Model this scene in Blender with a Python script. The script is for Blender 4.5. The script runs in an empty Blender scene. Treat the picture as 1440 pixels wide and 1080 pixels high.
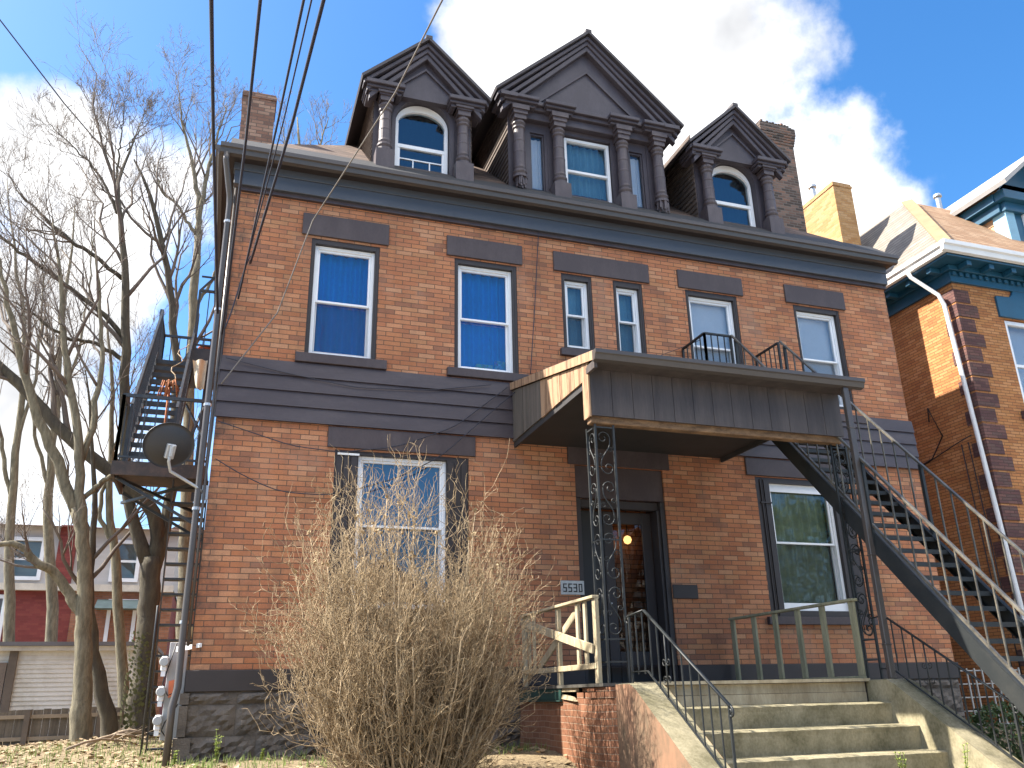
import bpy, math, random
import numpy as np
from mathutils import Vector, Matrix
random.seed(7); RNG = np.random.default_rng(11)
S = bpy.context.scene
COL = S.collection
PI = math.pi

# ---------------------------------------------------------------- camera
CAM = (0.279, -12.268, -0.394)
FPX, YAW, PITCH, ROLL = 1193.1, math.radians(18.91), math.radians(20.186), math.radians(1.25)
ca, sa, cb, sb, cc, sc = math.cos(YAW), math.sin(YAW), math.cos(PITCH), math.sin(PITCH), math.cos(ROLL), math.sin(ROLL)
RM = Matrix(((ca, sa, 0), (-sa, ca, 0), (0, 0, 1))) @ Matrix(((1, 0, 0), (0, cb, -sb), (0, sb, cb))) @ Matrix(((cc, 0, sc), (0, 1, 0), (-sc, 0, cc)))
def ray(px, py): return RM @ Vector(((px-720)/FPX, 1, (540-py)/FPX))
def at(px, py, Y):
    d = ray(px, py); t = (Y-CAM[1])/d.y
    return (CAM[0]+t*d.x, Y, CAM[2]+t*d.z)
cam = bpy.data.cameras.new('camera'); co = bpy.data.objects.new('camera', cam); COL.objects.link(co)
c0, c1, c2 = RM.col[0], RM.col[2], -RM.col[1]
co.matrix_world = Matrix(((c0.x, c1.x, c2.x, CAM[0]), (c0.y, c1.y, c2.y, CAM[1]), (c0.z, c1.z, c2.z, CAM[2]), (0, 0, 0, 1)))
cam.sensor_width = 36; cam.lens = FPX/1440*36; cam.clip_end = 5000; cam.clip_start = .05
S.camera = co

# ---------------------------------------------------------------- mesh builder
class MB:
    def __init__(s): s.v = []; s.f = []; s.np = []
    def quad(s, a, b, c, d):
        n = len(s.v); s.v += [a, b, c, d]; s.f.append((n, n+1, n+2, n+3)); return s
    def poly(s, pts):
        n = len(s.v); s.v += list(pts); s.f.append(tuple(range(n, n+len(pts)))); return s
    def box(s, x0, x1, y0, y1, z0, z1):
        n = len(s.v)
        s.v += [(x0,y0,z0),(x1,y0,z0),(x1,y1,z0),(x0,y1,z0),(x0,y0,z1),(x1,y0,z1),(x1,y1,z1),(x0,y1,z1)]
        s.f += [tuple(n+i for i in q) for q in ((0,3,2,1),(4,5,6,7),(0,1,5,4),(1,2,6,5),(2,3,7,6),(3,0,4,7))]
        return s
    def bar(s, p, q, w, h, up=(0, 0, 1)):
        p, q = Vector(p), Vector(q); t = (q-p).normalized(); u = Vector(up)
        a = t.cross(u)
        if a.length < 1e-4: a = t.cross(Vector((1, 0, 0)))
        a.normalize(); b = a.cross(t).normalized()
        n = len(s.v); a *= w/2; b *= h/2
        for c in (p, q):
            for i, j in ((-1,-1),(1,-1),(1,1),(-1,1)): s.v.append(tuple(c+a*i+b*j))
        s.f += [tuple(n+i for i in k) for k in ((0,1,2,3),(7,6,5,4),(0,4,5,1),(1,5,6,2),(2,6,7,3),(3,7,4,0))]
        return s
    def prism(s, pts, vec):
        """extrude planar polygon by vec"""
        n = len(s.v); m = len(pts); v = Vector(vec)
        s.v += [tuple(p) for p in pts]+[tuple(Vector(p)+v) for p in pts]
        s.f.append(tuple(n+i for i in range(m))); s.f.append(tuple(n+m+i for i in reversed(range(m))))
        for i in range(m): j = (i+1) % m; s.f.append((n+i, n+m+i, n+m+j, n+j))
        return s
    def lathe(s, prof, c, k=16, axis='z'):
        n = len(s.v); m = len(prof)
        for r, h in prof:
            for i in range(k):
                a = 2*PI*i/k
                d = (r*math.cos(a), r*math.sin(a), h) if axis == 'z' else (r*math.cos(a), h, r*math.sin(a))
                s.v.append((c[0]+d[0], c[1]+d[1], c[2]+d[2]))
        for j in range(m-1):
            for i in range(k): s.f.append((n+j*k+i, n+j*k+(i+1) % k, n+(j+1)*k+(i+1) % k, n+(j+1)*k+i))
        s.f.append(tuple(n+i for i in reversed(range(k)))); s.f.append(tuple(n+(m-1)*k+i for i in range(k)))
        return s
    def tube(s, pts, r, k=6):
        P = np.array([pts], float); R = np.full(P.shape[:2], r) if np.isscalar(r) else np.array([r], float)
        return s.tubes(P, R, k)
    def tubes(s, P, R, k=3):
        """many polylines at once: P (N,K,3), R (N,K)"""
        N, K, _ = P.shape
        if N == 0: return s
        T = np.gradient(P, axis=1); T /= np.linalg.norm(T, axis=2, keepdims=True)+1e-9
        D = P[:, -1]-P[:, 0]+1e-6; D /= np.linalg.norm(D, axis=1, keepdims=True)
        ref = np.where(np.abs(D[:, 2:3]) < .8, np.array([[0, 0, 1.]]), np.array([[0.31, .95, 0]]))[:, None, :]
        A = np.cross(T, np.broadcast_to(ref, T.shape)); A /= np.linalg.norm(A, axis=2, keepdims=True)+1e-9
        B = np.cross(A, T)
        th = 2*PI*np.arange(k)/k
        V = P[:, :, None, :]+R[:, :, None, None]*(A[:, :, None, :]*np.cos(th)[None, None, :, None]+B[:, :, None, :]*np.sin(th)[None, None, :, None])
        base = np.arange(N)[:, None, None]*K*k+np.arange(K-1)[None, :, None]*k
        i = np.arange(k)[None, None, :]; j = (i+1) % k
        F = np.stack([base+i, base+j, base+k+j, base+k+i], -1).reshape(-1, 4)
        caps = []
        if k > 3:
            b0 = np.arange(N)[:, None]*K*k
            caps = [tuple(r) for r in (b0+np.arange(k)[None, ::-1]).tolist()]+[tuple(r) for r in (b0+(K-1)*k+np.arange(k)[None]).tolist()]
        s.np.append((V.reshape(-1, 3), F, caps)); return s
    def build(s, name, mat, parent=None, smooth=False, bevel=0):
        o0 = origin(parent)
        me = bpy.data.meshes.new(name)
        V = np.array(s.v, float).reshape(-1, 3); F = list(s.f); off = len(V)
        vs = [V]; big = []
        for a, b, caps in s.np:
            vs.append(a); F += [tuple(x+off for x in c) for c in caps]; big.append(b+off); off += len(a)
        V = np.concatenate(vs)-np.array(o0)
        if big:
            Fq = np.concatenate(big)
            nl = sum(len(f) for f in F)+Fq.size; npoly = len(F)+len(Fq)
            me.vertices.add(len(V)); me.vertices.foreach_set('co', V.astype(np.float32).ravel())
            me.loops.add(nl); me.polygons.add(npoly)
            li = np.concatenate([np.array([i for f in F for i in f], np.int32), Fq.astype(np.int32).ravel()])
            cnt = np.concatenate([np.array([len(f) for f in F], np.int32), np.full(len(Fq), 4, np.int32)])
            st = np.concatenate([[0], np.cumsum(cnt)[:-1]]).astype(np.int32)
            me.loops.foreach_set('vertex_index', li); me.polygons.foreach_set('loop_start', st)
            me.update(calc_edges=True); me.validate()
        else:
            me.from_pydata([tuple(v) for v in V], [], F); me.update()
        if smooth:
            me.polygons.foreach_set('use_smooth', [True]*len(me.polygons))
        me.materials.append(mat)
        o = bpy.data.objects.new(name, me); COL.objects.link(o)
        if parent is not None: o.parent = parent
        if bevel:
            m = o.modifiers.new('bevel', 'BEVEL'); m.width = bevel; m.segments = 1; m.limit_method = 'ANGLE'
        return o
def origin(p):
    x = Vector((0, 0, 0))
    while p is not None: x = x+Vector(p.location); p = p.parent
    return x
def tag(o, label=None, cat=None, group=None, kind=None):
    if label: o['label'] = label
    if cat: o['category'] = cat
    if group: o['group'] = group
    if kind: o['kind'] = kind
    return o
def thing(name, label, cat, loc=(0, 0, 0), group=None):
    o = bpy.data.objects.new(name, None); COL.objects.link(o); o.location = loc; o.empty_display_size = .2
    return tag(o, label, cat, group)

# ---------------------------------------------------------------- materials
MATS = {}
class NT:
    def __init__(s, name):
        s.m = bpy.data.materials.new(name); s.m.use_nodes = True; s.t = s.m.node_tree; s.n = s.t.nodes
        s.b = s.n['Principled BSDF']; s.out = s.n['Material Output']
    def add(s, typ, **kw):
        n = s.n.new(typ)
        for k, v in kw.items(): setattr(n, k, v)
        return n
    def link(s, a, b): s.t.links.new(a, b)
    def math(s, op, a, b=None, c=None):
        n = s.add('ShaderNodeMath', operation=op)
        for i, x in enumerate((a, b, c)):
            if x is None: continue
            if isinstance(x, (int, float)): n.inputs[i].default_value = x
            else: s.link(x, n.inputs[i])
        return n.outputs[0]
    def noise(s, vec, scale, detail=4, rough=.55):
        n = s.add('ShaderNodeTexNoise'); n.inputs['Scale'].default_value = scale; n.inputs['Detail'].default_value = detail; n.inputs['Roughness'].default_value = rough
        if vec is not None: s.link(vec, n.inputs['Vector'])
        return n.outputs['Fac']
    def ramp(s, fac, stops, interp='LINEAR'):
        n = s.add('ShaderNodeValToRGB'); r = n.color_ramp; r.interpolation = interp
        while len(r.elements) < len(stops): r.elements.new(.5)
        for e, (p, c) in zip(r.elements, stops): e.position = p; e.color = (*c, 1) if len(c) == 3 else c
        s.link(fac, n.inputs[0]); return n.outputs[0]
    def mix(s, fac, a, b, mode='MIX'):
        n = s.add('ShaderNodeMix', data_type='RGBA', blend_type=mode)
        for sock, x in ((n.inputs[0], fac), (n.inputs[6], a), (n.inputs[7], b)):
            if isinstance(x, (int, float)): sock.default_value = x
            elif isinstance(x, tuple): sock.default_value = (*x, 1)
            else: s.link(x, sock)
        return n.outputs[2]
    def pos(s): return s.add('ShaderNodeNewGeometry').outputs['Position']
    def bump(s, h, strength=.3, dist=.01):
        n = s.add('ShaderNodeBump'); n.inputs['Strength'].default_value = strength; n.inputs['Distance'].default_value = dist
        s.link(h, n.inputs['Height']); s.link(n.outputs[0], s.b.inputs['Normal'])
def scale(c, k): return tuple(min(1, x*k) for x in c)

def plain(name, c, rough=.6, var=.25, sc=3., fine=40., bump=.15, metal=0, stretch=None, dist=.006, spec=.5):
    if name in MATS: return MATS[name]
    t = NT(name); p = t.pos()
    if stretch:
        mp = t.add('ShaderNodeMapping'); mp.inputs['Scale'].default_value = stretch; t.link(p, mp.inputs[0]); p = mp.outputs[0]
    a = t.noise(p, sc, 5); b = t.noise(p, fine, 3)
    f = t.math('ADD', t.math('MULTIPLY', a, .7), t.math('MULTIPLY', b, .3))
    col = t.ramp(f, [(.3, scale(c, 1-var)), (.5, c), (.72, scale(c, 1+var))])
    t.link(col, t.b.inputs['Base Color']); t.b.inputs['Roughness'].default_value = rough; t.b.inputs['Metallic'].default_value = metal
    t.b.inputs['Specular IOR Level'].default_value = spec
    if bump: t.bump(f, bump, dist)
    MATS[name] = t.m; return t.m

def two_tone(name, c1, c2, sc=2., lo=.45, hi=.6, rough=.7, stretch=(1, 1, 1), bump=.3, dist=.006):
    """paint or wood with patches worn to another colour"""
    t = NT(name); p = t.pos()
    mp = t.add('ShaderNodeMapping'); mp.inputs['Scale'].default_value = stretch; t.link(p, mp.inputs[0]); q = mp.outputs[0]
    f = t.math('ADD', t.math('MULTIPLY', t.noise(q, sc, 8, .65), .75), t.math('MULTIPLY', t.noise(q, sc*14, 3), .25))
    col = t.ramp(f, [(0, scale(c1, .8)), (lo, c1), (hi, c2), (1, scale(c2, 1.15))])
    t.link(col, t.b.inputs['Base Color']); t.b.inputs['Roughness'].default_value = rough
    t.bump(f, bump, dist); MATS[name] = t.m; return t.m

def brick(name, L, H, cols, mortar, joint=.006, bump=.5, stain=.35, half=.5, rough=.85, wob=0., soot=0.):
    t = NT(name); p = t.pos(); s = t.add('ShaderNodeSeparateXYZ'); t.link(p, s.inputs[0])
    z = s.outputs[2]
    if wob: z = t.math('ADD', z, t.math('MULTIPLY', t.math('SUBTRACT', t.noise(p, 1.3, 2), .5), wob))
    u = t.math('DIVIDE', t.math('ADD', s.outputs[0], s.outputs[1]), L); v = t.math('DIVIDE', z, H)
    row = t.math('FLOOR', v); par = t.math('MULTIPLY', t.math('FLOORED_MODULO', row, 2.0), half)
    u = t.math('ADD', u, par)
    wn = t.add('ShaderNodeTexWhiteNoise', noise_dimensions='1D'); t.link(row, wn.inputs['W'])
    u = t.math('ADD', u, t.math('MULTIPLY', wn.outputs['Value'], .12))
    colm = t.math('FLOOR', u); fu = t.math('FRACT', u); fv = t.math('FRACT', v)
    du = t.math('MULTIPLY', t.math('MINIMUM', fu, t.math('SUBTRACT', 1.0, fu)), L)
    dv = t.math('MULTIPLY', t.math('MINIMUM', fv, t.math('SUBTRACT', 1.0, fv)), H)
    d = t.math('ADD', t.math('MINIMUM', du, dv), t.math('MULTIPLY', t.math('SUBTRACT', t.noise(p, 60, 2), .5), joint*.8))
    mr = t.add('ShaderNodeMapRange', interpolation_type='SMOOTHSTEP'); t.link(d, mr.inputs[0]); mr.inputs[1].default_value = joint*.45; mr.inputs[2].default_value = joint
    m = mr.outputs[0]
    cx = t.add('ShaderNodeCombineXYZ'); t.link(colm, cx.inputs[0]); t.link(row, cx.inputs[1])
    w2 = t.add('ShaderNodeTexWhiteNoise', noise_dimensions='2D'); t.link(cx.outputs[0], w2.inputs['Vector'])
    n = len(cols); base = t.ramp(w2.outputs['Value'], [(i/n, c) for i, c in enumerate(cols)], 'CONSTANT')
    g = t.noise(p, 55, 5, .7); base = t.mix(.55, base, t.ramp(g, [(.3, (.6,)*3), (.7, (1.3,)*3)]), 'MULTIPLY')
    st = t.noise(p, .7, 6, .6); base = t.mix(stain, base, t.ramp(st, [(.3, (.45, .43, .42)), (.55, (1, 1, 1)), (.75, (1.15, 1.1, 1.05))]), 'MULTIPLY')
    col = t.mix(m, mortar, base)
    if soot:        # run-off streaks, grime and patches of greyed brick over the whole wall
        mp = t.add('ShaderNodeMapping'); mp.inputs['Scale'].default_value = (2.2,2.2,.35); t.link(p, mp.inputs[0])
        a1 = t.ramp(t.noise(mp.outputs[0], 1.5, 7, .65), [(.50, (0,0,0)), (.72, (1,1,1))]); col = t.mix(t.math('MULTIPLY', a1, .42), col, (.13,.085,.06))
        a2 = t.ramp(t.noise(p, .9, 6, .6), [(.54, (0,0,0)), (.68, (1,1,1))]); col = t.mix(t.math('MULTIPLY', a2, .22), col, (.40,.30,.22))
    if soot:        # sooty streaks beside the leaking downspout on the corner
        sm = t.add('ShaderNodeMapRange', interpolation_type='SMOOTHSTEP'); t.link(s.outputs[0], sm.inputs[0]); sm.inputs[1].default_value = .42; sm.inputs[2].default_value = .0
        k = t.math('MULTIPLY', t.math('MULTIPLY', sm.outputs[0], t.ramp(t.noise(p, 2.6, 6, .7), [(.42, (0,0,0)), (.6, (1,1,1))])), soot)
        col = t.mix(k, col, (.06,.05,.045))
    t.link(col, t.b.inputs['Base Color']); t.b.inputs['Roughness'].default_value = rough; t.b.inputs['Specular IOR Level'].default_value = .25
    t.bump(t.math('ADD', m, t.math('MULTIPLY', g, .35)), bump, .006)
    MATS[name] = t.m; return t.m

def glass(name, tint, refl=.22, rough=.02, trans=.75):
    t = NT(name); t.n.remove(t.b)
    tr = t.add('ShaderNodeBsdfTransparent'); tr.inputs[0].default_value = (*scale(tint, trans), 1)
    gl = t.add('ShaderNodeBsdfGlossy'); gl.inputs['Roughness'].default_value = rough; gl.inputs[0].default_value = (.95, .97, 1, 1)
    w = t.add('ShaderNodeTexNoise'); w.inputs['Scale'].default_value = 1.6; t.link(t.pos(), w.inputs['Vector'])
    bp = t.add('ShaderNodeBump'); bp.inputs['Strength'].default_value = .06; bp.inputs['Distance'].default_value = .05; t.link(w.outputs[0], bp.inputs['Height']); t.link(bp.outputs[0], gl.inputs['Normal'])
    fr = t.add('ShaderNodeFresnel'); fr.inputs[0].default_value = 1.5
    f = t.math('ADD', fr.outputs[0], refl)
    mx = t.add('ShaderNodeMixShader'); t.link(f, mx.inputs[0]); t.link(tr.outputs[0], mx.inputs[1]); t.link(gl.outputs[0], mx.inputs[2])
    t.link(mx.outputs[0], t.out.inputs[0]); MATS[name] = t.m; return t.m
def screen(name):
    t = NT(name); tr = t.add('ShaderNodeBsdfTransparent'); t.b.inputs['Base Color'].default_value = (.02,.022,.025,1); t.b.inputs['Roughness'].default_value = .8
    mx = t.add('ShaderNodeMixShader'); mx.inputs[0].default_value = .22; t.link(tr.outputs[0], mx.inputs[1]); t.link(t.b.outputs[0], mx.inputs[2]); t.link(mx.outputs[0], t.out.inputs[0]); return t.m
SCREEN = screen('insect_screen')
def glow(name, c, st):
    t = NT(name); t.b.inputs['Emission Color'].default_value = (*c, 1); t.b.inputs['Emission Strength'].default_value = st; t.b.inputs['Base Color'].default_value = (*c, 1); return t.m

BRICK = brick('tan_roman_brick', .266, .0778, [(0.451, 0.184, 0.089), (0.401, 0.155, 0.075), (0.438, 0.208, 0.103), (0.426, 0.169, 0.084), (0.376, 0.15, 0.076), (0.459, 0.193, 0.091), (0.5, 0.231, 0.119), (0.41, 0.162, 0.075), (0.453, 0.197, 0.097), (0.423, 0.175, 0.09), (0.492, 0.247, 0.134), (0.298, 0.131, 0.076)], (.125,.075,.05), joint=.008, stain=.5, soot=.75)
CHIM = brick('chimney_brick', .21, .07, [(.29,.17,.12),(.22,.12,.085),(.33,.21,.15),(.25,.14,.1),(.17,.1,.075)], (.11,.085,.07), joint=.009, stain=.6)
CHIM_OLD = brick('old_dark_brick', .21, .07, [(.16,.10,.075),(.11,.075,.06),(.24,.13,.09),(.08,.06,.05),(.2,.13,.1)], (.16,.14,.12), joint=.01, stain=.7, bump=.9)
BASEB = brick('painted_red_brick', .215, .072, [(.235,.105,.058),(.21,.092,.05),(.26,.12,.066)], (.29,.20,.14), joint=.006, stain=.35, wob=.05, bump=.9)
NBRICK = brick('orange_pressed_brick', .23, .064, [(.46,.205,.075),(.41,.17,.06),(.49,.23,.092),(.43,.19,.066),(.36,.145,.053)], (.13,.065,.035), joint=.008, stain=.35)
YBRICK = brick('yellow_brick', .21, .067, [(.46,.27,.115),(.42,.24,.095),(.49,.30,.14),(.39,.21,.08)], (.33,.2,.11), joint=.009, stain=.35)
RBRICK = brick('far_red_brick', .22, .075, [(.21,.05,.045),(.185,.045,.04),(.235,.06,.05)], (.17,.05,.045), joint=.006, bump=.2)
OBRICK = brick('far_brown_brick', .22, .075, [(.30,.13,.075),(.26,.11,.06),(.34,.16,.095)], (.2,.14,.11), joint=.008, bump=.2)
BROWN = two_tone('brown_paint', (.046,.031,.032), (.078,.058,.056), 2.2, .45, .75, .55, (1,1,.5), .3)
DBROWN = plain('dark_brown_paint', (.027,.020,.019), .55, .2, 3, 60, .15)
SIDING = two_tone('brown_siding_paint', (.045,.033,.037), (.074,.058,.060), 1.6, .45, .75, .5, (.6,.6,2.2), .25)
FRIEZE = plain('sky_tinted_trim_paint', (.060,.066,.078), .4, .12, 1.2, 40, .08)  # trim brown shifted bluish in colour for the sky light on the frieze
DORM = two_tone('dormer_paint', (.046,.037,.045), (.070,.059,.070), 2.2, .42, .66, .55, (1,1,.5), .35)
DORMW = two_tone('weathered_column_paint', (.056,.041,.044), (.098,.077,.078), 5, .45, .7, .5, (1,1,.4), .6)
WHITE = plain('white_vinyl', (.78,.79,.8), .35, .05, 2, 20, .03)
SHING = None
def shingles(name, cols, W=.3, H=.14):
    """courses along z for a sloping roof"""
    t = NT(name); p = t.pos(); s = t.add('ShaderNodeSeparateXYZ'); t.link(p, s.inputs[0])
    v = t.math('DIVIDE', s.outputs[2], H); row = t.math('FLOOR', v); fv = t.math('FRACT', v)
    u = t.math('ADD', t.math('DIVIDE', t.math('ADD', s.outputs[0], s.outputs[1]), W), t.math('MULTIPLY', row, .37))
    cx = t.add('ShaderNodeCombineXYZ'); t.link(t.math('FLOOR', u), cx.inputs[0]); t.link(row, cx.inputs[1])
    w = t.add('ShaderNodeTexWhiteNoise', noise_dimensions='2D'); t.link(cx.outputs[0], w.inputs['Vector'])
    base = t.ramp(w.outputs['Value'], [(i/len(cols), c) for i, c in enumerate(cols)], 'CONSTANT')
    edge = t.math('GREATER_THAN', fv, .2); gap = t.math('GREATER_THAN', t.math('FRACT', u), .05)
    m = t.math('MULTIPLY', edge, gap)
    g = t.noise(p, 90, 3); base = t.mix(.5, base, t.ramp(g, [(.3, (.7,)*3), (.7, (1.25,)*3)]), 'MULTIPLY')
    t.link(t.mix(m, scale(cols[0], .45), base), t.b.inputs['Base Color']); t.b.inputs['Roughness'].default_value = .9
    t.bump(t.math('ADD', m, t.math('MULTIPLY', g, .3)), .6, .01); MATS[name] = t.m; return t.m
SHING = shingles('brown_shingles', [(.125,.080,.056),(.09,.056,.04),(.155,.10,.072),(.11,.07,.05)], .3, .2)
SHINGS = shingles('shaded_side_shingles', [(.092,.066,.054),(.075,.054,.045),(.105,.078,.064)], .2, .115)  # shingle colours darkened for the shade on the dormer sides
NSHING = shingles('grey_tan_shingles', [(.20,.175,.145),(.175,.15,.125),(.23,.20,.165)], .3, .12)
NTILE = shingles('orange_tan_shingles', [(.30,.18,.10),(.26,.145,.075),(.34,.215,.125)], .3, .12)
CONC = two_tone('weathered_concrete', (.115,.100,.052), (.30,.26,.165), 2.6, .38, .64, .9, (1,1,.8), .8, .015)
STUCCO = two_tone('salmon_stucco', (.125,.085,.05), (.235,.125,.072), 1.5, .36, .55, .9, (1,.8,.45), .45, .01)
GREENPT = plain('green_paint', (.018,.05,.042), .45, .3, 6, 40, .2)
WOODW = two_tone('weathered_pine', (.27,.215,.13), (.46,.39,.26), 3, .4, .65, .8, (2,2,.5), .4)
WOODG = two_tone('green_grey_lumber', (.17,.16,.095), (.30,.275,.17), 3, .4, .65, .8, (2,2,.4), .4)
PLANK = two_tone('stripped_planks', (.12,.06,.027), (.34,.21,.12), 1.4, .42, .52, .75, (9,9,.5), .5)
PLANKB = two_tone('grey_brown_planks', (.085,.07,.055), (.15,.125,.10), 2., .4, .65, .7, (6,6,.4), .4)  # darker grey-brown tone for the planks nearest the house wall
PANEL = two_tone('brown_beadboard', (.040,.031,.029), (.088,.070,.062), 1.6, .42, .72, .6, (4,4,.4), .2)
RAW = two_tone('raw_timber_edge', (.085,.048,.024), (.23,.135,.068), 6, .4, .6, .9, (.6,1,2), .6)
IRON = two_tone('black_iron', (.022,.026,.03), (.05,.052,.052), 6, .45, .7, .45, (1,1,1), .3, .003)
STEEL = two_tone('worn_steel_paint', (.009,.012,.013), (.024,.025,.023), 3, .45, .7, .55, (1,1,1), .3, .003)
RAILM = two_tone('worn_rail_paint', (.045,.042,.036), (.13,.115,.088), 3.5, .42, .62, .38, (1,1,1), .3, .003)
STONE = two_tone('rock_faced_stone', (.075,.062,.052), (.16,.135,.112), 2.6, .38, .7, .9, (1,1,1.3), .9, .03)
GUT = plain('brown_gutter', (.066,.056,.050), .35, .15, 1, 30, .05)
GALV = plain('galvanised_steel', (.42,.44,.46), .4, .15, 5, 60, .05, .6)
DISHM = plain('dark_dish_paint', (.028,.028,.03), .45, .15, 4, 50, .03)
GREYP = plain('grey_panel_paint', (.36,.37,.37), .5, .1, 4, 50, .05)
SOFF = plain('dark_ceiling_paint', (.03,.028,.028), .7, .2, 3, 40, .1)
BLUEP = plain('teal_blue_paint', (.010,.072,.13), .45, .2, 3, 40, .1)
BLUEL = plain('pale_blue_paint', (.22,.4,.5), .5, .15, 3, 40, .1)
ALUM = plain('white_gutter_metal', (.72,.71,.68), .35, .07, 2, 20, .03)
QUOIN = brick('dark_quoin_brick', .25, .064, [(.13,.062,.055),(.10,.05,.048),(.16,.08,.066),(.12,.07,.06)], (.06,.035,.03), joint=.008, stain=.4)
GLASS_B = glass('blue_reflecting_glass', (.5,.87,1.), .11)
GLASS_D = glass('dark_glass', (.85,.9,.88), .03, trans=.9)
GLASS_W = glass('clear_glass', (.98,.99,1.), .08, trans=.93)
CUR_B = plain('blue_curtain', (.010,.42,.90), .8, .12, 2, 30, .1)
CUR_W = plain('pale_blind', (.74,.78,.80), .8, .08, 2, 30, .05)
CUR_T = plain('teal_curtain', (.16,.34,.42), .8, .2, 2, 30, .05)
CUR_G = plain('olive_curtain', (.36,.39,.26), .8, .25, 3, 30, .1)
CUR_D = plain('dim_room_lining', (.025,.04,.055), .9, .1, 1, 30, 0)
# ================================================================= the brown-trimmed brick house
W, D = 12.5, 13.0
house = thing('brick_house', 'large tan brick house with dark brown trim, three gabled dormers and white framed windows', 'house', (6.25, 6.5, -1.1))
def front_wall(x0, x1, z0, z1, ops, y=0., depth=.26):
    mb = MB(); xs = sorted({x0, x1, *[o[0] for o in ops], *[o[1] for o in ops]})
    for a, b in zip(xs, xs[1:]):
        zs = sorted([(o[2], o[3]) for o in ops if o[0] <= a+1e-6 and o[1] >= b-1e-6]); z = z0
        for p, q in zs+[(z1, z1)]:
            if p > z+1e-6: mb.quad((a,y,z),(b,y,z),(b,y,p),(a,y,p))
            z = q
    for a, b, p, q in ops:
        mb.quad((a,y,p),(a,y,q),(a,y+depth,q),(a,y+depth,p)); mb.quad((b,y,p),(b,y+depth,p),(b,y+depth,q),(b,y,q))
        mb.quad((a,y,q),(b,y,q),(b,y+depth,q),(a,y+depth,q)); mb.quad((a,y,p),(a,y+depth,p),(b,y+depth,p),(b,y,p))
    return mb
OPS = dict(W1=(1.16,2.25,4.55,6.54), W2=(3.51,4.61,4.55,6.54), W3=(5.43,6.01,5.10,6.54), W4=(6.42,7.00,5.10,6.54),
           W5=(7.88,8.97,4.55,6.56), W6=(10.22,11.28,4.50,6.56), F1=(1.70,3.745,.73,3.075), F2=(8.89,10.86,.74,3.09), DR=(5.515,7.105,0.0,3.09))
mb = front_wall(0, W, 0, 7.6, list(OPS.values()))
mb.quad((0,0,-.3),(0,D,-.3),(0,D,7.6),(0,0,7.6)); mb.quad((W,0,-.3),(W,0,7.6),(W,D,7.6),(W,D,-.3)); mb.quad((0,D,-.3),(W,D,-.3),(W,D,7.6),(0,D,7.6))
mb.quad((0,.7,-.3),(W,.7,-.3),(W,.7,7.6),(0,.7,7.6))          # inner face of the rooms' back: keeps the rooms dark
mb.build('wall', BRICK, house)
MB().box(-.04, 5.515, -.045, .1, -.265, .0).box(7.105, W+.04, -.045, .1, -.265, .0).box(-.04, .0, .1, D, -.265, 0).build('water_table', DBROWN, house, bevel=.008)
# rock faced foundation blocks
mb = MB(); zc = [-.27, -.42, -.80, -1.17, -1.55, -2.1]
for r, (zt, zb) in enumerate(zip(zc, zc[1:])):
    x = 0.0; rr = random.Random(r+3)
    while x < W-.01:
        w = rr.uniform(.45, 1.15); x1 = min(W, x+w)
        if W-x1 < .3: x1 = W
        nx, nz = max(3, int((x1-x)/.07)), max(3, int((zt-zb)/.06)); dep = rr.uniform(.05, .10); ph = rr.uniform(0, 9)
        V = {}
        n0 = len(mb.v)
        for j in range(nz+1):
            for i in range(nx+1):
                u, v = i/nx, j/nz; e = min(u*(x1-x), (1-u)*(x1-x), v*(zt-zb), (1-v)*(zt-zb))/.07
                px, pz = x+.006+u*(x1-x-.012), zb+.006+v*(zt-zb-.012)
                h = dep*min(1, e)*(.55+.45*math.sin(px*9+ph)*math.cos(pz*13+ph*2)+.35*math.sin(px*23+pz*31+ph))+rr.uniform(-.007, .007)
                mb.v.append((px, -.01-max(0, h), pz))
        for j in range(nz):
            for i in range(nx):
                a = n0+j*(nx+1)+i; mb.f.append((a, a+1, a+nx+2, a+nx+1))
        x = x1
mb.box(0, W, -.006, .3, -2.1, -.266); mb.box(-.05, .0, .0, D, -2.1, -.266)
rr = random.Random(4)
for zt, zb in zip(zc, zc[1:]): mb.box(-.07-rr.uniform(0, .04), .02+rr.uniform(0,.1), -.05-rr.uniform(0, .03), .35, zb+.008, zt-.008)
mb.build('stone_foundation', STONE, house)
# belt of four lapped boards
for i in range(4):
    z0 = 3.432+i*.237
    MB().prism([(-.03,-.006,z0+.004),(-.03,-.062,z0+.004),(-.03,-.036,z0+.237),(-.03,-.006,z0+.237)], (W+.06,0,0)).build('belt_board', SIDING, house)
# lintels / sills
for a, b, z0, z1 in ((1.0,2.39,6.58,6.965),(3.37,4.71,6.57,6.94),(5.29,7.145,6.565,6.94),(7.74,9.11,6.575,6.94),(10.06,11.44,6.585,6.965),
                     (1.585,3.85,3.10,3.418),(8.72,11.0,3.11,3.42),(5.396,7.22,3.092,3.375)):
    MB().box(a, b, -.035, .2, z0, z1).build('lintel', BROWN, house, bevel=.006)
for a, b, z0, z1 in ((1.03,2.415,4.39,4.54),(3.384,4.795,4.40,4.54),(5.35,6.10,4.965,5.095),(6.33,7.08,4.965,5.095),(7.75,9.1,4.40,4.54),(10.1,11.46,4.235,4.385),
                     (1.6,3.85,.60,.725),(8.8,10.95,.61,.735)):
    MB().box(a, b, -.075, .2, z0, z1).build('window_sill', BROWN, house, bevel=.006)
MB().box(7.107, 7.55, -.03, .1, 1.0, 1.22).build('stone_block', DBROWN, house, bevel=.008)

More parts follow.
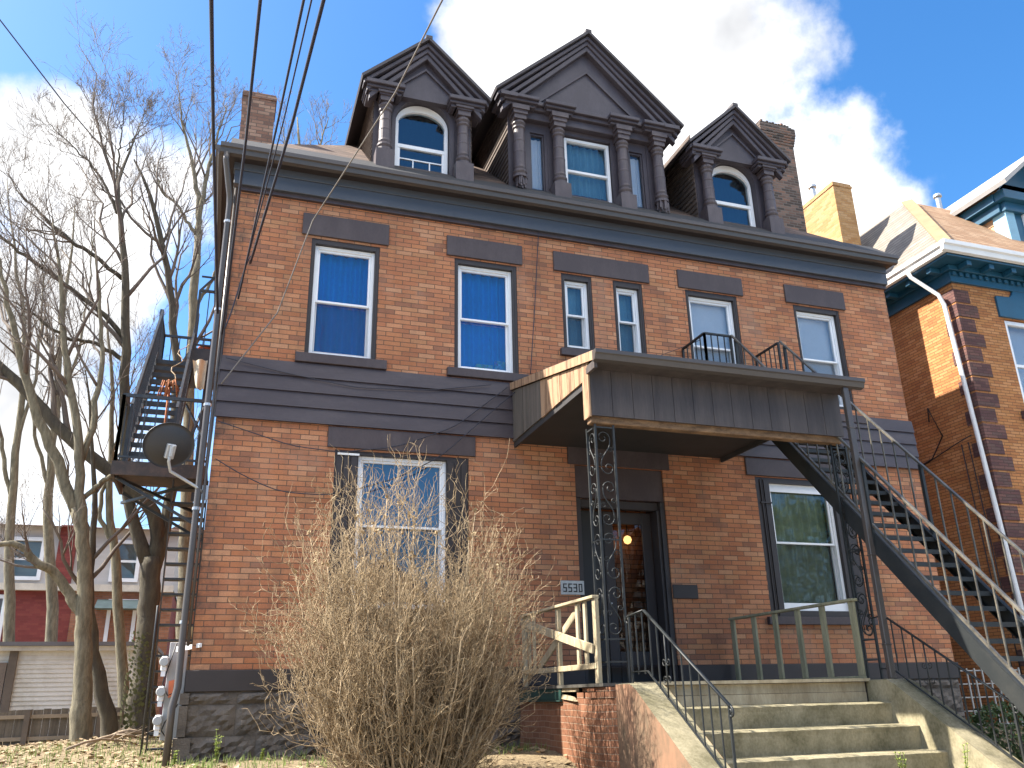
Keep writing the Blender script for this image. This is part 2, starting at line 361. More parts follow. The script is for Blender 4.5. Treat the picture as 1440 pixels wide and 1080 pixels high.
def ring(mb, x0, x1, z0, z1, t, y0, y1, tb=None):
    tb = tb or t
    mb.box(x0, x0+t, y0, y1, z0, z1); mb.box(x1-t, x1, y0, y1, z0, z1); mb.box(x0+t, x1-t, y0, y1, z1-t, z1); mb.box(x0+t, x1-t, y0, y1, z0, z0+tb); return mb
def pleats(x0, x1, z0, z1, y, amp=.02, n=9):
    mb = MB(); K = n*8; n0 = len(mb.v)
    for i in range(K+1):
        u = i/K; x = x0+u*(x1-x0); yy = y+amp*math.sin(u*n*2*PI+.8*math.sin(u*7))
        mb.v += [(x, yy, z0), (x, yy+.01, z1)]
    for i in range(K): mb.f.append((2*i, 2*i+2, 2*i+3, 2*i+1))
    return mb
def window(par, op, fr, rail, gm, cm, y=.11, label=None, pl=(.038, 6), scr=True, cy=.19):
    x0, x1, z0, z1 = op; a, b, p, q = fr
    mb = MB()
    mb.box(x0+.003, a, .012, .24, z0+.003, z1-.003); mb.box(b, x1-.003, .012, .24, z0+.003, z1-.003); mb.box(a, b, .012, .24, q, z1-.003)
    if p > z0+.012: mb.box(a, b, .012, .24, z0+.003, p)
    for xx in ((x0+a)/2, (x1+b)/2):
        mb.box(xx-.008, xx+.008, .004, .012, z0+.003, z1-.003)
    wn = mb.build('window', DBROWN, par)
    if label: wn['label'] = label
    ring(MB(), a, b, p, q, .055, y-.03, y+.12).build('frame', WHITE, wn, bevel=.006)
    ring(MB(), a+.055, b-.055, rail-.022, q-.055, .035, y+.0, y+.05).build('upper_sash', WHITE, wn, bevel=.004)
    ring(MB(), a+.055, b-.055, p+.055, rail+.026, .035, y+.055, y+.10, .05).build('lower_sash', WHITE, wn, bevel=.004)
    g = MB(); c, d = a+.08, b-.08
    g.quad((c,y+.03,rail),(d,y+.03,rail),(d,y+.03,q-.08),(c,y+.03,q-.08)); g.quad((c,y+.08,p+.09),(d,y+.08,p+.09),(d,y+.08,rail),(c,y+.08,rail))
    g.build('glass_pane', gm, wn)
    if scr: MB().quad((c-.02,y+.045,p+.08),(d+.02,y+.045,p+.08),(d+.02,y+.045,rail),(c-.02,y+.045,rail)).build('insect_screen', SCREEN, wn)
    pleats(a+.02, b-.02, p+.02, q-.02, y+cy, *pl).build('curtain', cm, wn)
    return wn
k = 1.009
window(house, OPS['W1'], (1.225,2.185,4.56,6.46), 5.50, GLASS_B, CUR_B, label='white sash window with a blue curtain over a plain brown sill')
window(house, OPS['W2'], (3.575,4.535,4.56,6.46), 5.49, GLASS_B, CUR_B, scr=False, label='white sash window with a blue curtain and small boxes on its ledge')
for n, a, b in (('W3', 5.495, 5.945), ('W4', 6.485, 6.935)): window(house, OPS[n], (a,b,5.15,6.44), 5.80, GLASS_W, CUR_T, pl=(.012, 4))
window(house, OPS['W5'], (7.945,8.90,4.56,6.47), 5.50, GLASS_W, CUR_W, pl=(.002, 2), cy=.13)
window(house, OPS['W6'], (10.285,11.21,4.56,6.47), 5.50, GLASS_W, CUR_W, pl=(.002, 2), cy=.13)
wn = window(house, OPS['F1'], (2.05,3.405,.80,3.02), 1.985, GLASS_B, plain('blue_grey_sheer', (.03,.12,.25), .8), label='wide white sash window between dark brown boards behind the bare shrub')
for a, b in ((1.72, 2.045), (3.41, 3.73)):
    mb = MB(); n = 3; w = (b-a)/n
    for i in range(n): mb.box(a+i*w+.006, a+(i+1)*w-.006, .0-.004, .011, .75, 2.985)
    mb.build('side_board', DBROWN, wn, bevel=.005)
MB().box(1.74, 2.06, -.012, .008, 3.0, 3.03).build('trim_strip', WHITE, wn)
wn = window(house, OPS['F2'], (9.17,10.50,.84,3.0), 1.985, GLASS_D, CUR_G, label='white sash window with an olive curtain beside the steel stairs', pl=(.03, 7))
for z0, z1 in ((2.86,3.0),(.842,.97)): MB().box(9.17, 10.5, .07, .0785, z0, z1).build('trim_board', WHITE, wn)
MB().box(8.98, 9.0, -.01, .01, .76, 3.05).box(9.05, 9.07, -.01, .01, .76, 3.05).box(8.95, 9.17, -.02, .01, 2.63, 2.655).build('side_board', DBROWN, wn)
# front door: panelled transom, recessed door with a tall glass
MB().box(5.518, 7.102, .03, .10, 2.56, 3.087).build('transom_panel', BROWN, house, bevel=.01)
mb = MB().box(5.518, 5.60, .02, .55, -.26, 2.557).box(7.02, 7.102, .02, .55, -.26, 2.557)
mb.box(5.603, 7.017, .10, .2, 2.42, 2.557); mb.box(6.97, 7.017, .06, .3, -.26, 2.417); mb.build('door_frame', DBROWN, house, bevel=.008)
DK = plain('near_black_paint', (.012,.011,.011), .5, .2, 3, 40, .05)
dr = MB().box(6.10, 6.27, .30, .35, -.26, 2.417).box(6.80, 6.968, .30, .35, -.26, 2.417).box(6.272, 6.798, .30, .35, 2.22, 2.417).box(6.272, 6.798, .30, .35, -.26, .22).build('front_door', DBROWN, house, bevel=.006)
MB().quad((6.26,.33,.2),(6.81,.33,.2),(6.81,.33,2.24),(6.26,.33,2.24)).build('glass_pane', glass('door_glass', (.62,.6,.56), .0, .01, .8), dr)
MB().lathe([(.012,0),(.012,.05),(.03,.055),(.034,.075),(.02,.09)], (6.17,.29,.95), 10, 'y').build('knob', GALV, dr)
MB().box(5.603, 6.098, .32, .36, -.26, 2.417).build('sidelight_panel', DK, house)
# house number plate
np_ = MB().box(5.19, 5.575, -.022, -.002, 1.035, 1.245).build('number_plate', plain('pale_plate', (.42,.42,.40), .5, .2, 20, 60, .3), house, bevel=.004)
SEG = {'5': 'AFGCD', '3': 'ABGCD', '0': 'ABCDEF'}
mb = MB()
for i, ch in enumerate('5530'):
    x = 5.225+i*.085; z = 1.075; w, h, s = .06, .125, .016; y0, y1 = -.026, -.0215
    seg = dict(A=(x,x+w,z+h-s,z+h), D=(x,x+w,z,z+s), G=(x,x+w,z+h/2-s/2,z+h/2+s/2), F=(x,x+s,z+h/2,z+h), B=(x+w-s,x+w,z+h/2,z+h), E=(x,x+s,z,z+h/2), C=(x+w-s,x+w,z,z+h/2))
    for c in SEG[ch]: a = seg[c]; mb.box(a[0], a[1], y0-.0004*ord(c)+.026, y1, a[2], a[3])
mb.build('numerals', plain('black_numeral', (.012,.012,.012), .6), np_)
# cornice
fz = MB().box(-.12, W+.03, -.13, .02, 7.50, 7.66).box(-.10, W+.03, -.115, .02, 7.255, 7.497).box(-.1, -.0, .02, D, 7.245, 7.6).build('frieze_board', FRIEZE, house, bevel=.006)
MB().box(-.30, W+.10, -.31, -.13, 7.63, 7.655).box(-.30, -.12, -.13, D, 7.63, 7.655).box(W+.03, W+.1, -.13, D, 7.63, 7.655).build('soffit', DBROWN, house)
MB().box(-.02, W+.02, -.06, .02, 7.185, 7.252).build('bed_moulding', BROWN, house)
prof = [(-.31,7.60),(-.375,7.62),(-.39,7.69),(-.42,7.705),(-.42,7.775),(-.31,7.775)]
g = MB().prism([(-.34,y,z) for y, z in prof], (W+.46, 0, 0)); g.prism([(-.30+y+.31, -.309, z) for y, z in prof], (0, D, 0)); g.build('gutter', GUT, house)
# downspout and pipes on the left corner
dsp = MB().tube([(-.24,-.36,7.62),(-.24,-.34,7.5),(-.14,-.06,7.05),(-.13,-.02,6.9),(-.13,-.02,3.),(-.125,-.03,.6),(-.12,-.04,-.2),(-.16,-.10,-.45),(-.16,-.1,-1.15)], .048, 8).build('downspout', GUT, house, True)
mb = MB()
for z in (6.6, 5.1, 3.6, 2.1, .6): mb.lathe([(.054,-.02),(.054,.02)], (-.13,-.02,z), 8)
mb.build('strap', GALV, dsp)
MB().tube([(-.06,-.05,7.2),(-.06,-.05,4.),(-.05,-.06,2.),(-.05,-.05,.3)], .02, 6).tube([(-.03,-.04,6.6),(-.02,-.05,4.5),(-.03,-.06,3.2),(-.05,-.03,2.3)], .009, 5).build('service_pipe', GUT, house, True)
# roof
E0, E1, F0, F1, ZE, PT = -.33, W+.11, -.40, D+.4, 7.755, .88
hw = (E1-E0)/2; zr = ZE+hw*PT; cx = (E0+E1)/2
mb = MB(); A, B, C_, D_ = (E0,F0,ZE), (E1,F0,ZE), (E1,F1,ZE), (E0,F1,ZE); R0, R1 = (cx,F0+hw,zr), (cx,F1-hw,zr)
mb.poly([A,B,R0]); mb.poly([B,C_,R1,R0]); mb.poly([C_,D_,R1]); mb.poly([D_,A,R0,R1]); mb.build('roof', SHING, house)
for i, (x0, x1, y0, y1, zb, zt, m) in enumerate(((-.13,.43,1.0,1.6,7.5,9.90,CHIM),)):
    ch = MB().box(x0, x1, y0, y1, zb, zt).box(x0-.02, x1+.02, y0-.02, y1+.02, zt-.12, zt-.05).build('chimney', m, house)
    MB().box(x0+.05, x1-.05, y0+.05, y1-.05, zt, zt+.03).build('chimney_cap', CONC, ch)
mb = MB().box(11.84, 12.72, 2.2, 2.95, 8., 12.2); rr = random.Random(2)
for j in range(9):
    e = .02+.012*min(j, 4)-(.05*max(0, j-6)); z = 12.2+j*.07; mb.box(11.84-e, 12.72+e, 2.2-e, 2.95+e, z, z+.062)
for i in range(10):
    x = 11.86+.085*i; z = 12.82; mb.box(x+rr.uniform(0, .02), x+.075, 2.22, 2.85, z-.01, z+rr.uniform(-.008, .05))
ch = mb.build('chimney', CHIM_OLD, house); ch['label'] = 'tall crumbling dark brick chimney with a corbelled top'

def rsz(y): return ZE+PT*(y-F0)
mb = MB(); 
for y0, y1 in ((-.405,-.30),(-.298,-.17),(-.168,.17)): mb.prism([(-.2,y0,rsz(y0)+.006),(-.2,y1,rsz(y1)+.006),(-.2,y1,rsz(y1)+.018),(-.2,y0,rsz(y0)+.018)], (W+.25,0,0))
mb.build('dark_eave_strip', plain('black_eave_strip', (.022,.022,.024), .8, .2, 3, 40, .2), house)  # black band above the gutter, also painting in the dormers' roof shade
# ------------------------------------------------------------- dormers
def chevron(mb, c, half, ze, za, o0, o1, y0, y1):
    return mb.prism([(c-half,y0,ze-o0),(c,y0,za-o0),(c+half,y0,ze-o0),(c+half,y0,ze-o1),(c,y0,za-o1),(c-half,y0,ze-o1)], (0, y1-y0, 0))
def column(par, x, zb, zt, ztop, y=.05, broken=False):
    mb = MB(); r = .11; h = zt-zb
    prof = [(r*1.25,zb),(r*1.25,zb+.05),(r*.95,zb+.07),(r*1.2,zb+.11),(r*1.2,zb+.14),(r*.92,zb+.17),(r*1.05,zb+.21),(r,zb+.24),(r*1.0,zb+h*.42),(r*1.04,zb+h*.43),(r*1.04,zb+h*.45),(r*.97,zb+h*.46),
            (r*.93,zb+h*.62),(r*.99,zb+h*.63),(r*.99,zb+h*.65),(r*.92,zb+h*.66),(r*.88,zt-.2),(r*1.1,zt-.17),(r*1.1,zt-.14),(r*.9,zt-.12),(r*1.15,zt-.08),(r*1.15,zt-.05),(r*.9,zt-.02),(r*.9,zt)]
    mb.lathe(prof, (x,y,0), 18)
    s = r*1.0
    for i, (f, za, zc_) in enumerate(((1.05,zt,zt+.1),(1.25,zt+.1,zt+.18),(1.5,zt+.18,ztop))): mb.box(x-s*f, x+s*f, y-s*f, y+.14, za, zc_)
    if broken:
        rr = random.Random(int(x*100))
        for i in range(26):
            a = rr.uniform(PI, 2*PI); q = rr.uniform(.05, .125); xx, yy = x+q*math.cos(a), y+q*math.sin(a)
            mb.bar((xx,yy,zb+.02+rr.uniform(-.02,.05)), (xx+rr.uniform(-.03,.03),yy,zb-.12-rr.uniform(0,.12)), .025, .018, (0,1,0))
    else: mb.box(x-.16, x+.16, y-.135, y+.14, zb-.55, zb)
    o = mb.build('column', DORMW, par, False)
    me = o.data
    for p in me.polygons:
        if len(p.vertices) == 4 and abs(p.normal.z) < .95 and p.area < .02: p.use_smooth = False
    return o
def roof_pair(mb, c, half, ze, za, th, y0, y1):
    for s in (-1, 1):
        mb.prism([(c+s*half,y0,ze),(c,y0,za),(c,y0,za+th),(c+s*(half+.02),y0,ze+th-.02)], (0, y1-y0, 0))
    return mb
def gable(d, c, half, ze, za, inner, y):
    """raking cornice and tympanum"""
    chevron(MB(), c, half+.03, ze, za, .0, .09, y-.10, y+.1).build('rake_crown', DORM, d, bevel=.01)
    chevron(MB(), c, half-.03, ze-.01, za, .093, .19, y-.055, y+.1).build('rake_board', DORM, d, bevel=.008)
    chevron(MB(), c, half-.08, ze-.02, za, .193, .31, y-.02, y+.1).build('rake_moulding', DORM, d, bevel=.008)
    MB().prism([(c-half+.1,y+.10,ze-.06),(c+half-.1,y+.10,ze-.06),(c,y+.10,za-.12)], (0, .12, 0)).build('tympanum', DORM, d)
    chevron(MB(), c, inner, ze+.08, ze+.08+inner*(za-ze)/half*.96, 0, .05, y+.06, y+.098).build('inner_moulding', DORM, d)
    mb = roof_pair(MB(), c, half+.06, ze+.0, za+.02, .07, y-.16, 4.6); mb.box(c-.06, c+.06, y-.165, 4.6, za+.04, za+.105)
    mb.build('dormer_roof', plain('dark_roof_metal', (.05,.042,.045), .6, .2, 2, 40, .1), d)
def small_dormer(c, label, rail_win=False):
    d = MB(); y = .2; za, ze, half = 10.80, 9.72, 1.10; hw_ = .885
    # front wall with an arched opening
    aw, zs, zt = .497, 9.26, 9.735; N = 20; arch = [(c+aw*math.cos(PI-PI*i/N), zs+(zt-zs)*math.sin(PI*i/N)) for i in range(N+1)]
    d.quad((c-hw_,y,7.7),(c-aw,y,7.7),(c-aw,y,zs),(c-hw_,y,zs)); d.quad((c+aw,y,7.7),(c+hw_,y,7.7),(c+hw_,y,zs),(c+aw,y,zs))
    d.quad((c-hw_,y,zs),(c-aw,y,zs),(c-aw,y,9.85),(c-hw_,y,9.85)); d.quad((c+aw,y,zs),(c+hw_,y,zs),(c+hw_,y,9.85),(c+aw,y,9.85))
    for (xa, za_), (xb, zb_) in zip(arch, arch[1:]):
        d.quad((xa,y,za_),(xb,y,zb_),(xb,y,9.85),(xa,y,9.85)); d.quad((xa,y,za_),(xa,y+.2,za_),(xb,y+.2,zb_),(xb,y,zb_))
    d.quad((c-aw,y,7.9),(c-aw,y+.2,7.9),(c-aw,y+.2,zs),(c-aw,y,zs)); d.quad((c+aw,y,7.9),(c+aw,y,zs),(c+aw,y+.2,zs),(c+aw,y+.2,7.9))
    dm = d.build('dormer', DORM, house); dm['label'] = label
    # arch trim, two steps
    for f, yo, t in ((1.0, .035, .07), (1.13, .02, .10)):
        m = MB(); n0 = 0
        P = [(c+aw*f*math.cos(PI-PI*i/N), zs+(zt-zs)*f*math.sin(PI*i/N)) for i in range(N+1)]; Q = [(c+(aw*f+t)*math.cos(PI-PI*i/N), zs+((zt-zs)*f+t)*math.sin(PI*i/N)) for i in range(N+1)]
        for i in range(N): m.prism([(P[i][0],y-yo,P[i][1]),(P[i+1][0],y-yo,P[i+1][1]),(Q[i+1][0],y-yo,Q[i+1][1]),(Q[i][0],y-yo,Q[i][1])], (0, yo-.002, 0))
        if f == 1.0: m.box(c-aw-t, c-aw, y-yo, y-.002, 7.95, zs); m.box(c+aw, c+aw+t, y-yo, y-.002, 7.95, zs)
        m.build('arch_trim', DORM, dm)
    for sx in (-1, 1):
        s = MB()
        for j in range(22):
            z = 7.7+j*.115; x = c+sx*hw_
            s.prism([(x,y,z),(x+sx*.028,y,z),(x+sx*.008,y,z+.118),(x,y,z+.118)], (0, 4., 0))
        s.build('side_shingles', SHINGS, dm)
    MB().box(c-.54, c+.54, -.02, .19, 7.85, 8.13).build('base_board', DBROWN, dm)
    for sx in (-1, 1): MB().box(c+sx*.70-.17, c+sx*.70+.17, .185, .198, 7.8, 9.6).build('corner_board', DORM, dm)
    for sx in (-1, 1): column(dm, c+sx*.70, 8.41, 9.42, 9.555)
    for sx in (-1, 1):
        a, b = sorted((c+sx*.45, c+sx*1.04)); m = MB()
        m.box(a, b, -.08, .4, 9.555, 9.61); m.box(a-.03, b+.03, -.13, .4, 9.613, 9.665); m.box(a-.05, b+.05, -.18, .4, 9.668, 9.75)
        m.build('entablature_block', DORM, dm, bevel=.01)
    gable(dm, c, half, ze, za, .57, -.05)
    # sash window with arched head
    y = .3; m = MB(); a, b = c-.482, c+.482
    m.box(a, a+.06, y, y+.1, 7.8, zs+.02); m.box(b-.06, b, y, y+.1, 7.8, zs+.02)
    P = [(c+.482*math.cos(PI-PI*i/N), zs+.02+.44*math.sin(PI*i/N)) for i in range(N+1)]; Q = [(c+.43*math.cos(PI-PI*i/N), zs+.02+.30*math.sin(PI*i/N)) for i in range(N+1)]
    for i in range(N): m.prism([(P[i][0],y,P[i][1]),(P[i+1][0],y,P[i+1][1]),(Q[i+1][0],y,Q[i+1][1]),(Q[i][0],y,Q[i][1])], (0, .1, 0))
    m.box(a+.06, b-.06, y+.01, y+.07, 8.78, 8.85); m.box(a+.06, a+.1, y+.02, y+.08, 7.8, 8.78); m.box(b-.1, b-.06, y+.02, y+.08, 7.8, 8.78)
    m.build('window_frame', WHITE, dm)
    g = MB().quad((a+.03,y+.05,7.8),(b-.03,y+.05,7.8),(b-.03,y+.05,zs+.05),(a+.03,y+.05,zs+.05)); n = 12
    g.poly([(c+.45*math.cos(PI*i/n), y+.05, zs+.05+.36*math.sin(PI*i/n)) for i in range(n+1)]); g.build('glass_pane', GLASS_B, dm)
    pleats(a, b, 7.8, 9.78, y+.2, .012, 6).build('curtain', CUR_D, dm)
    if rail_win:
        m = MB().box(a+.1, b-.1, y+.03, y+.046, 8.555, 8.577)
        for x in (c-.14, c+.16): m.box(x-.01, x+.01, y+.026, y+.047, 7.8, 8.555)
        m.build('window_guard', WHITE, dm)
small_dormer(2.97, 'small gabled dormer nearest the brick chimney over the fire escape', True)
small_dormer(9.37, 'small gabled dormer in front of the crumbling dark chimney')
# the big middle dormer
c, y, za, ze, half, hw_ = 6.17, .2, 11.82, 10.04, 1.865, 1.575
ops = [(c-.47,c+.505,7.75,9.64),(c-1.16,c-.875,7.75,9.54),(c+.895,c+1.18,7.75,9.54)]
bd = front_wall(c-hw_, c+hw_, 7.7, 10.1, ops, y, .15).build('dormer', DORM, house); bd['label'] = 'wide middle dormer with four turned columns and a large pediment'
for sx in (-1, 1):
    s = MB()
    for j in range(24):
        z = 7.7+j*.115; x = c+sx*hw_
        s.prism([(x,y,z),(x+sx*.028,y,z),(x+sx*.008,y,z+.118),(x,y,z+.118)], (0, 4.2, 0))
    s.build('side_shingles', SHINGS, bd)
MB().box(c-1.27, c+1.27, -.02, .19, 7.85, 8.12).build('base_board', DBROWN, bd)
for dx in (-1.43, -.65, .67, 1.43):
    column(bd, c+dx, 8.36, 9.60, 9.88, broken=abs(dx) > 1)
    m = MB().box(c+dx-.17, c+dx+.17, .185, .198, 7.8, 9.9); m.build('corner_board', DORM, bd)
    w = .30 if abs(dx) > 1 else .26
    m = MB().box(c+dx-w, c+dx+w, -.08, .4, 9.88, 9.93); m.box(c+dx-w-.03, c+dx+w+.03, -.14, .4, 9.933, 9.985); m.box(c+dx-w-.05, c+dx+w+.05, -.19, .4, 9.988, 10.06)
    m.build('entablature_block', DORM, bd, bevel=.01)
MB().box(c-1.56, c+1.56, .07, .3, 9.74, 9.90).box(c-1.56, c+1.56, .0, .3, 9.903, 9.98).box(c-1.56, c+1.56, -.06, .3, 9.983, 10.065).build('entablature', DORM, bd, bevel=.008)
for sx in (-1, 1): MB().box(c+sx*1.68-.16, c+sx*1.68+.16, -.2, .4, 9.97, 10.05).build('eave_return', DORM, bd)
gable(bd, c, half, ze, za, 1.05, -.05)
m = ring(MB(), c-.455, c+.49, 7.8, 9.62, .06, .26, .36); m.box(c-.395, c+.43, .27, .34, 8.87, 8.92); m.build('window_frame', WHITE, bd, bevel=.004)
g = MB().quad((c-.43,.32,7.82),(c+.46,.32,7.82),(c+.46,.32,9.59),(c-.43,.32,9.59)); g.build('glass_pane', GLASS_W, bd)
m = pleats(c-.455, c+.49, 7.8, 9.62, .46, .03, 7); m.build('curtain', CUR_T, bd)
for a, b in ((c-1.16, c-.875), (c+.895, c+1.18)):
    ring(MB(), a, b, 7.76, 9.53, .03, .23, .3).build('window_frame', DORM, bd)
    MB().quad((a+.02,.27,7.78),(b-.02,.27,7.78),(b-.02,.27,9.50),(a+.02,.27,9.50)).build('glass_pane', GLASS_W, bd)
    pleats(a, b, 7.78, 9.50, .35, .012, 3).build('curtain', CUR_W, bd)
# small boxes on the ledge of the second window: things of their own
BOXES = ((3.72,3.95,.17,.29,4.625,4.665,(.7,.7,.62),'flat pale carton on the window ledge behind glass, left of the pink box','carton'),
         (3.92,4.22,.19,.29,4.616,4.70,(.85,.14,.32),'pink flat game box lying on the window ledge behind glass','box'),
         (3.95,4.24,.20,.29,4.703,4.765,(.75,.8,.68),'pale patterned box lying on top of the pink box in the window','box'),
         (4.28,4.45,.22,.27,4.616,4.86,(.45,.45,.85),'upright violet and blue patterned box in the window corner','box'))
for i, (a, b, p, q, u, v, colr, lab, cat) in enumerate(BOXES):
    t = NT('box_print_%d' % i); vo = t.add('ShaderNodeTexVoronoi'); vo.inputs['Scale'].default_value = 28; t.link(t.pos(), vo.inputs['Vector'])
    t.link(t.mix(.45, colr, vo.outputs['Color']), t.b.inputs['Base Color'])
    tag(MB().box(a, b, p+.04, q+.04, u-.0, v).build('game_box', t.m, None, bevel=.003), lab, cat)
# lamp in the hall
lamp = thing('pendant_lamp', 'lit globe lamp seen through the glass of the front door', 'lamp', (6.62,.5,2.4))
MB().lathe([(.01,0),(.05,.02),(.07,.07),(.05,.12),(.01,.14)], (6.62,.5,1.93), 14).build('globe', glow('warm_lamp_glass', (1,.55,.2), 1.1), lamp, True)
MB().tube([(6.62,.5,2.07),(6.62,.5,2.55)], .008, 6).build('stem', DK, lamp)
# ================================================================= porch, canopy, steps, stairs
XL, XR = 4.467, 8.30
cn = thing('porch_canopy', 'sloping brown porch roof with stripped plank side over the front door', 'canopy', (6.4,-1.6,2.9))
def rz(y): return 4.34+(y/3.3)*.73           # roof underside
# side panels of vertical planks, left and right
def planks(x, th, y0, y1, zb, mat, n, seed):
    mb = MB(); w = (y1-y0)/n; rr = random.Random(seed)
    for i in range(n):
        a, b = y0+i*w+.004, y0+(i+1)*w-.004; e = rr.uniform(-.004, .004)
        zt0, zt1 = rz(a)-.09, rz(b)-.09; z0 = zb+rr.uniform(-.006, .006)
        mb.prism([(x+e,a,z0),(x+e,b,z0),(x+e,b,zt1),(x+e,a,zt0)], (th, 0, 0))
    return mb
o_ = planks(XL, .022, -2.84, -1.31, 3.385, PLANK, 6, 5).build('side_panel', PLANK, cn); o_['label'] = 'stripped orange-tan vertical planks'
o_ = planks(XL, .022, -1.31, -.01, 3.385, PLANKB, 5, 5).build('side_panel', PLANKB, cn); o_['label'] = 'darker grey-brown vertical planks'
planks(XR-.022, .022, -2.84, -.01, 3.385, PANEL, 11, 6).build('side_panel', PANEL, cn)
MB().box(XL-.003, XL+.02, -3.03, -2.845, 2.87, rz(-3.0)-.06).build('corner_plank', PLANK, cn)
mb = MB(); n = 13; w = (XR-XL-.02)/n
for i in range(n): a = XL+.022+i*w; mb.box(a+.003, a+w-.003, -3.035, -3.012, 2.885, 3.56)
mb.box(XL+.03, XR-.03, -3.011, -2.99, 2.89, 3.55)
mb.build('front_panel', PANEL, cn)
MB().box(XL+.03, XR-.02, -2.985, -2.86, 2.80, 2.965).build('front_beam', RAW, cn, bevel=.008)
MB().box(XL+.025, XR-.025, -2.855, -.005, 3.37, 3.40).box(XL+.025, XL+.06, -2.855, -.005, 3.30, 3.369).box(XR-.06, XR-.025, -2.855, -.005, 3.30, 3.369).build('ceiling', SOFF, cn)
mb = MB(); a, b = XL-.02, XR+.10
mb.prism([(a,.0,rz(0)),(a,-3.32,rz(-3.32)),(a,-3.32,rz(-3.32)+.05),(a,.0,rz(0)+.05)], (b-a, 0, 0)); mb.build('roof_deck', plain('tar_roof', (.06,.05,.045), .85, .2, 3, 60, .3), cn)
MB().prism([(a-.015,-.02,rz(0)-.085),(a-.015,-3.30,rz(-3.3)-.085),(a-.015,-3.34,rz(-3.32)+.035),(a-.015,-.02,rz(0)+.035)], (.013, 0, 0)).build('rake_board', PLANK, cn)
MB().box(XL-.03, XL+.012, -3.3, -3.04, 3.42, 3.50).box(XL-.02, XR+.05, -3.3, -3.04, 3.50, 3.53).build('soffit_board', RAW if 0 else PANEL, cn)
prof = [(-3.32,3.485),(-3.39,3.50),(-3.41,3.56),(-3.43,3.575),(-3.43,3.625),(-3.32,3.625)]
MB().prism([(XL-.06,y,z) for y, z in prof], (XR+.22-XL, 0, 0)).build('gutter', GUT, cn)
mb = MB().box(8.13, 8.215, -3.365, -3.295, -.29, 3.49)
for z in (2.9, 1.2, .1): mb.box(8.122, 8.223, -3.372, -3.288, z, z+.02)
mb.build('downspout', GUT, cn, bevel=.008)
# ornamental iron posts
def spiral(c, ax, r0, turns, a0, sgn, n=22):
    out = []
    for i in range(n+1):
        t = i/n; r = r0*(1-.78*t); a = a0+sgn*turns*2*PI*t
        out.append((c[0]+ax[0]*r*math.cos(a), c[1]+ax[1]*r*math.cos(a), c[2]+r*math.sin(a)))
    return out
def scroll_face(mb, o, ax, w, z0, z1, n, sx=1):
    """S scrolls between two bars: o = corner at the left bar, ax = unit vector to the right bar"""
    h = (z1-z0)/n
    for i in range(n):
        zb = z0+i*h; f = 1 if i % 2 else -1
        P = lambda u, v: (o[0]+ax[0]*u*w, o[1]+ax[1]*u*w, zb+v*h)
        r = w*.36
        ca_ = P(.5+.1*f, .20); cb_ = P(.5-.1*f, .80)
        lo = spiral(ca_, ax, r, 1.15, (PI if f > 0 else 0), f); hi = spiral(cb_, ax, r, 1.15, (0 if f > 0 else PI), f)
        link = [Vector(lo[0]).lerp(Vector(hi[0]), t)+Vector((ax[0], ax[1], 0))*(math.sin(t*2*PI)*w*.10*-f) for t in np.linspace(0, 1, 9)]
        mb.tube([tuple(p) for p in reversed(lo)], .0075, 5); mb.tube([tuple(p) for p in link], .0075, 5); mb.tube(hi, .0075, 5)
        for v, q in ((.45, .22), (.56, .78)): mb.tube(spiral(P(q, v), ax, w*.15, 1.2, (0 if q > .5 else PI), f, 14), .006, 5)
def iron_post(par, cx, cy, sx, zt, label):
    """L shaped corner post: corner bar at (cx,cy), arms of .25 along x*sx and +y"""
    p = MB(); w = .25
    for x, y in ((cx,cy),(cx+sx*w,cy),(cx,cy+w)): p.box(x-.013, x+.013, y-.013, y+.013, -.28, zt)
    for z in (-.05, .2, 1.35, zt-.04):
        p.bar((cx,cy,z), (cx+sx*w,cy,z), .012, .018); p.bar((cx,cy,z), (cx,cy+w,z), .012, .018)
    o = p.build('iron_post', STEEL, par); o['label'] = label
    s = MB(); scroll_face(s, (cx,cy), (sx,0), w, .2, zt-.05, 4); scroll_face(s, (cx,cy), (0,1), w, .2, zt-.05, 4)
    s.build('scrollwork', STEEL, o, True)
iron_post(cn, 4.56, -2.95, 1, 2.80, 'scrolled iron corner post beside the diagonal wooden railing')
iron_post(cn, 8.40, -2.90, -1, 2.80, 'scrolled iron corner post in the shade of the steel stairs')
# porch platform
pc = thing('entrance_porch', 'entrance porch platform on a bulging painted brick base', 'porch', (6.4,-1.6,-1.2))
mb = MB(); n = 26
for i in range(n): a = XL-.04+i*(8.40-XL+.04)/n; mb.box(a+.003, a+(8.40-XL+.04)/n-.003, -3.06, .0, -.315, -.28)
mb.build('deck', plain('dark_deck_paint', (.07,.065,.055), .7, .25, 2, 40, .2), pc)
mb = MB(); NY, NZ = 44, 20; n0 = 0      # bulging side wall
def bulge(y, z): return .055*math.exp(-((y+2.5)/.7)**2)*(.4+.6*math.sin(max(0, (z+1.5))*2.6))+.012*math.sin(y*5+z*4)
for j in range(NZ+1):
    for i in range(NY+1):
        y = -3.29+i*3.28/NY; z = -1.6+j*1.16/NZ
        mb.v.append((XL+.02-bulge(y, z), y, z))
for j in range(NZ):
    for i in range(NY): a = j*(NY+1)+i; mb.f.append((a, a+NY+1, a+NY+2, a+1))
mb.box(XL+.09, XL+.3, -3.29, -.01, -1.6, -.44); mb.box(XL+.3, 8.3, -3.0, -.05, -1.6, -.52)
rr = random.Random(8)
for i in range(6):
    y = -3.27+i*.215
    if i in (0, 1, 2, 3, 4): mb.box(XL+.0+rr.uniform(-.03, .015), XL+.1, y+.006, y+.205, -.437, -.372+rr.uniform(-.004, .004))
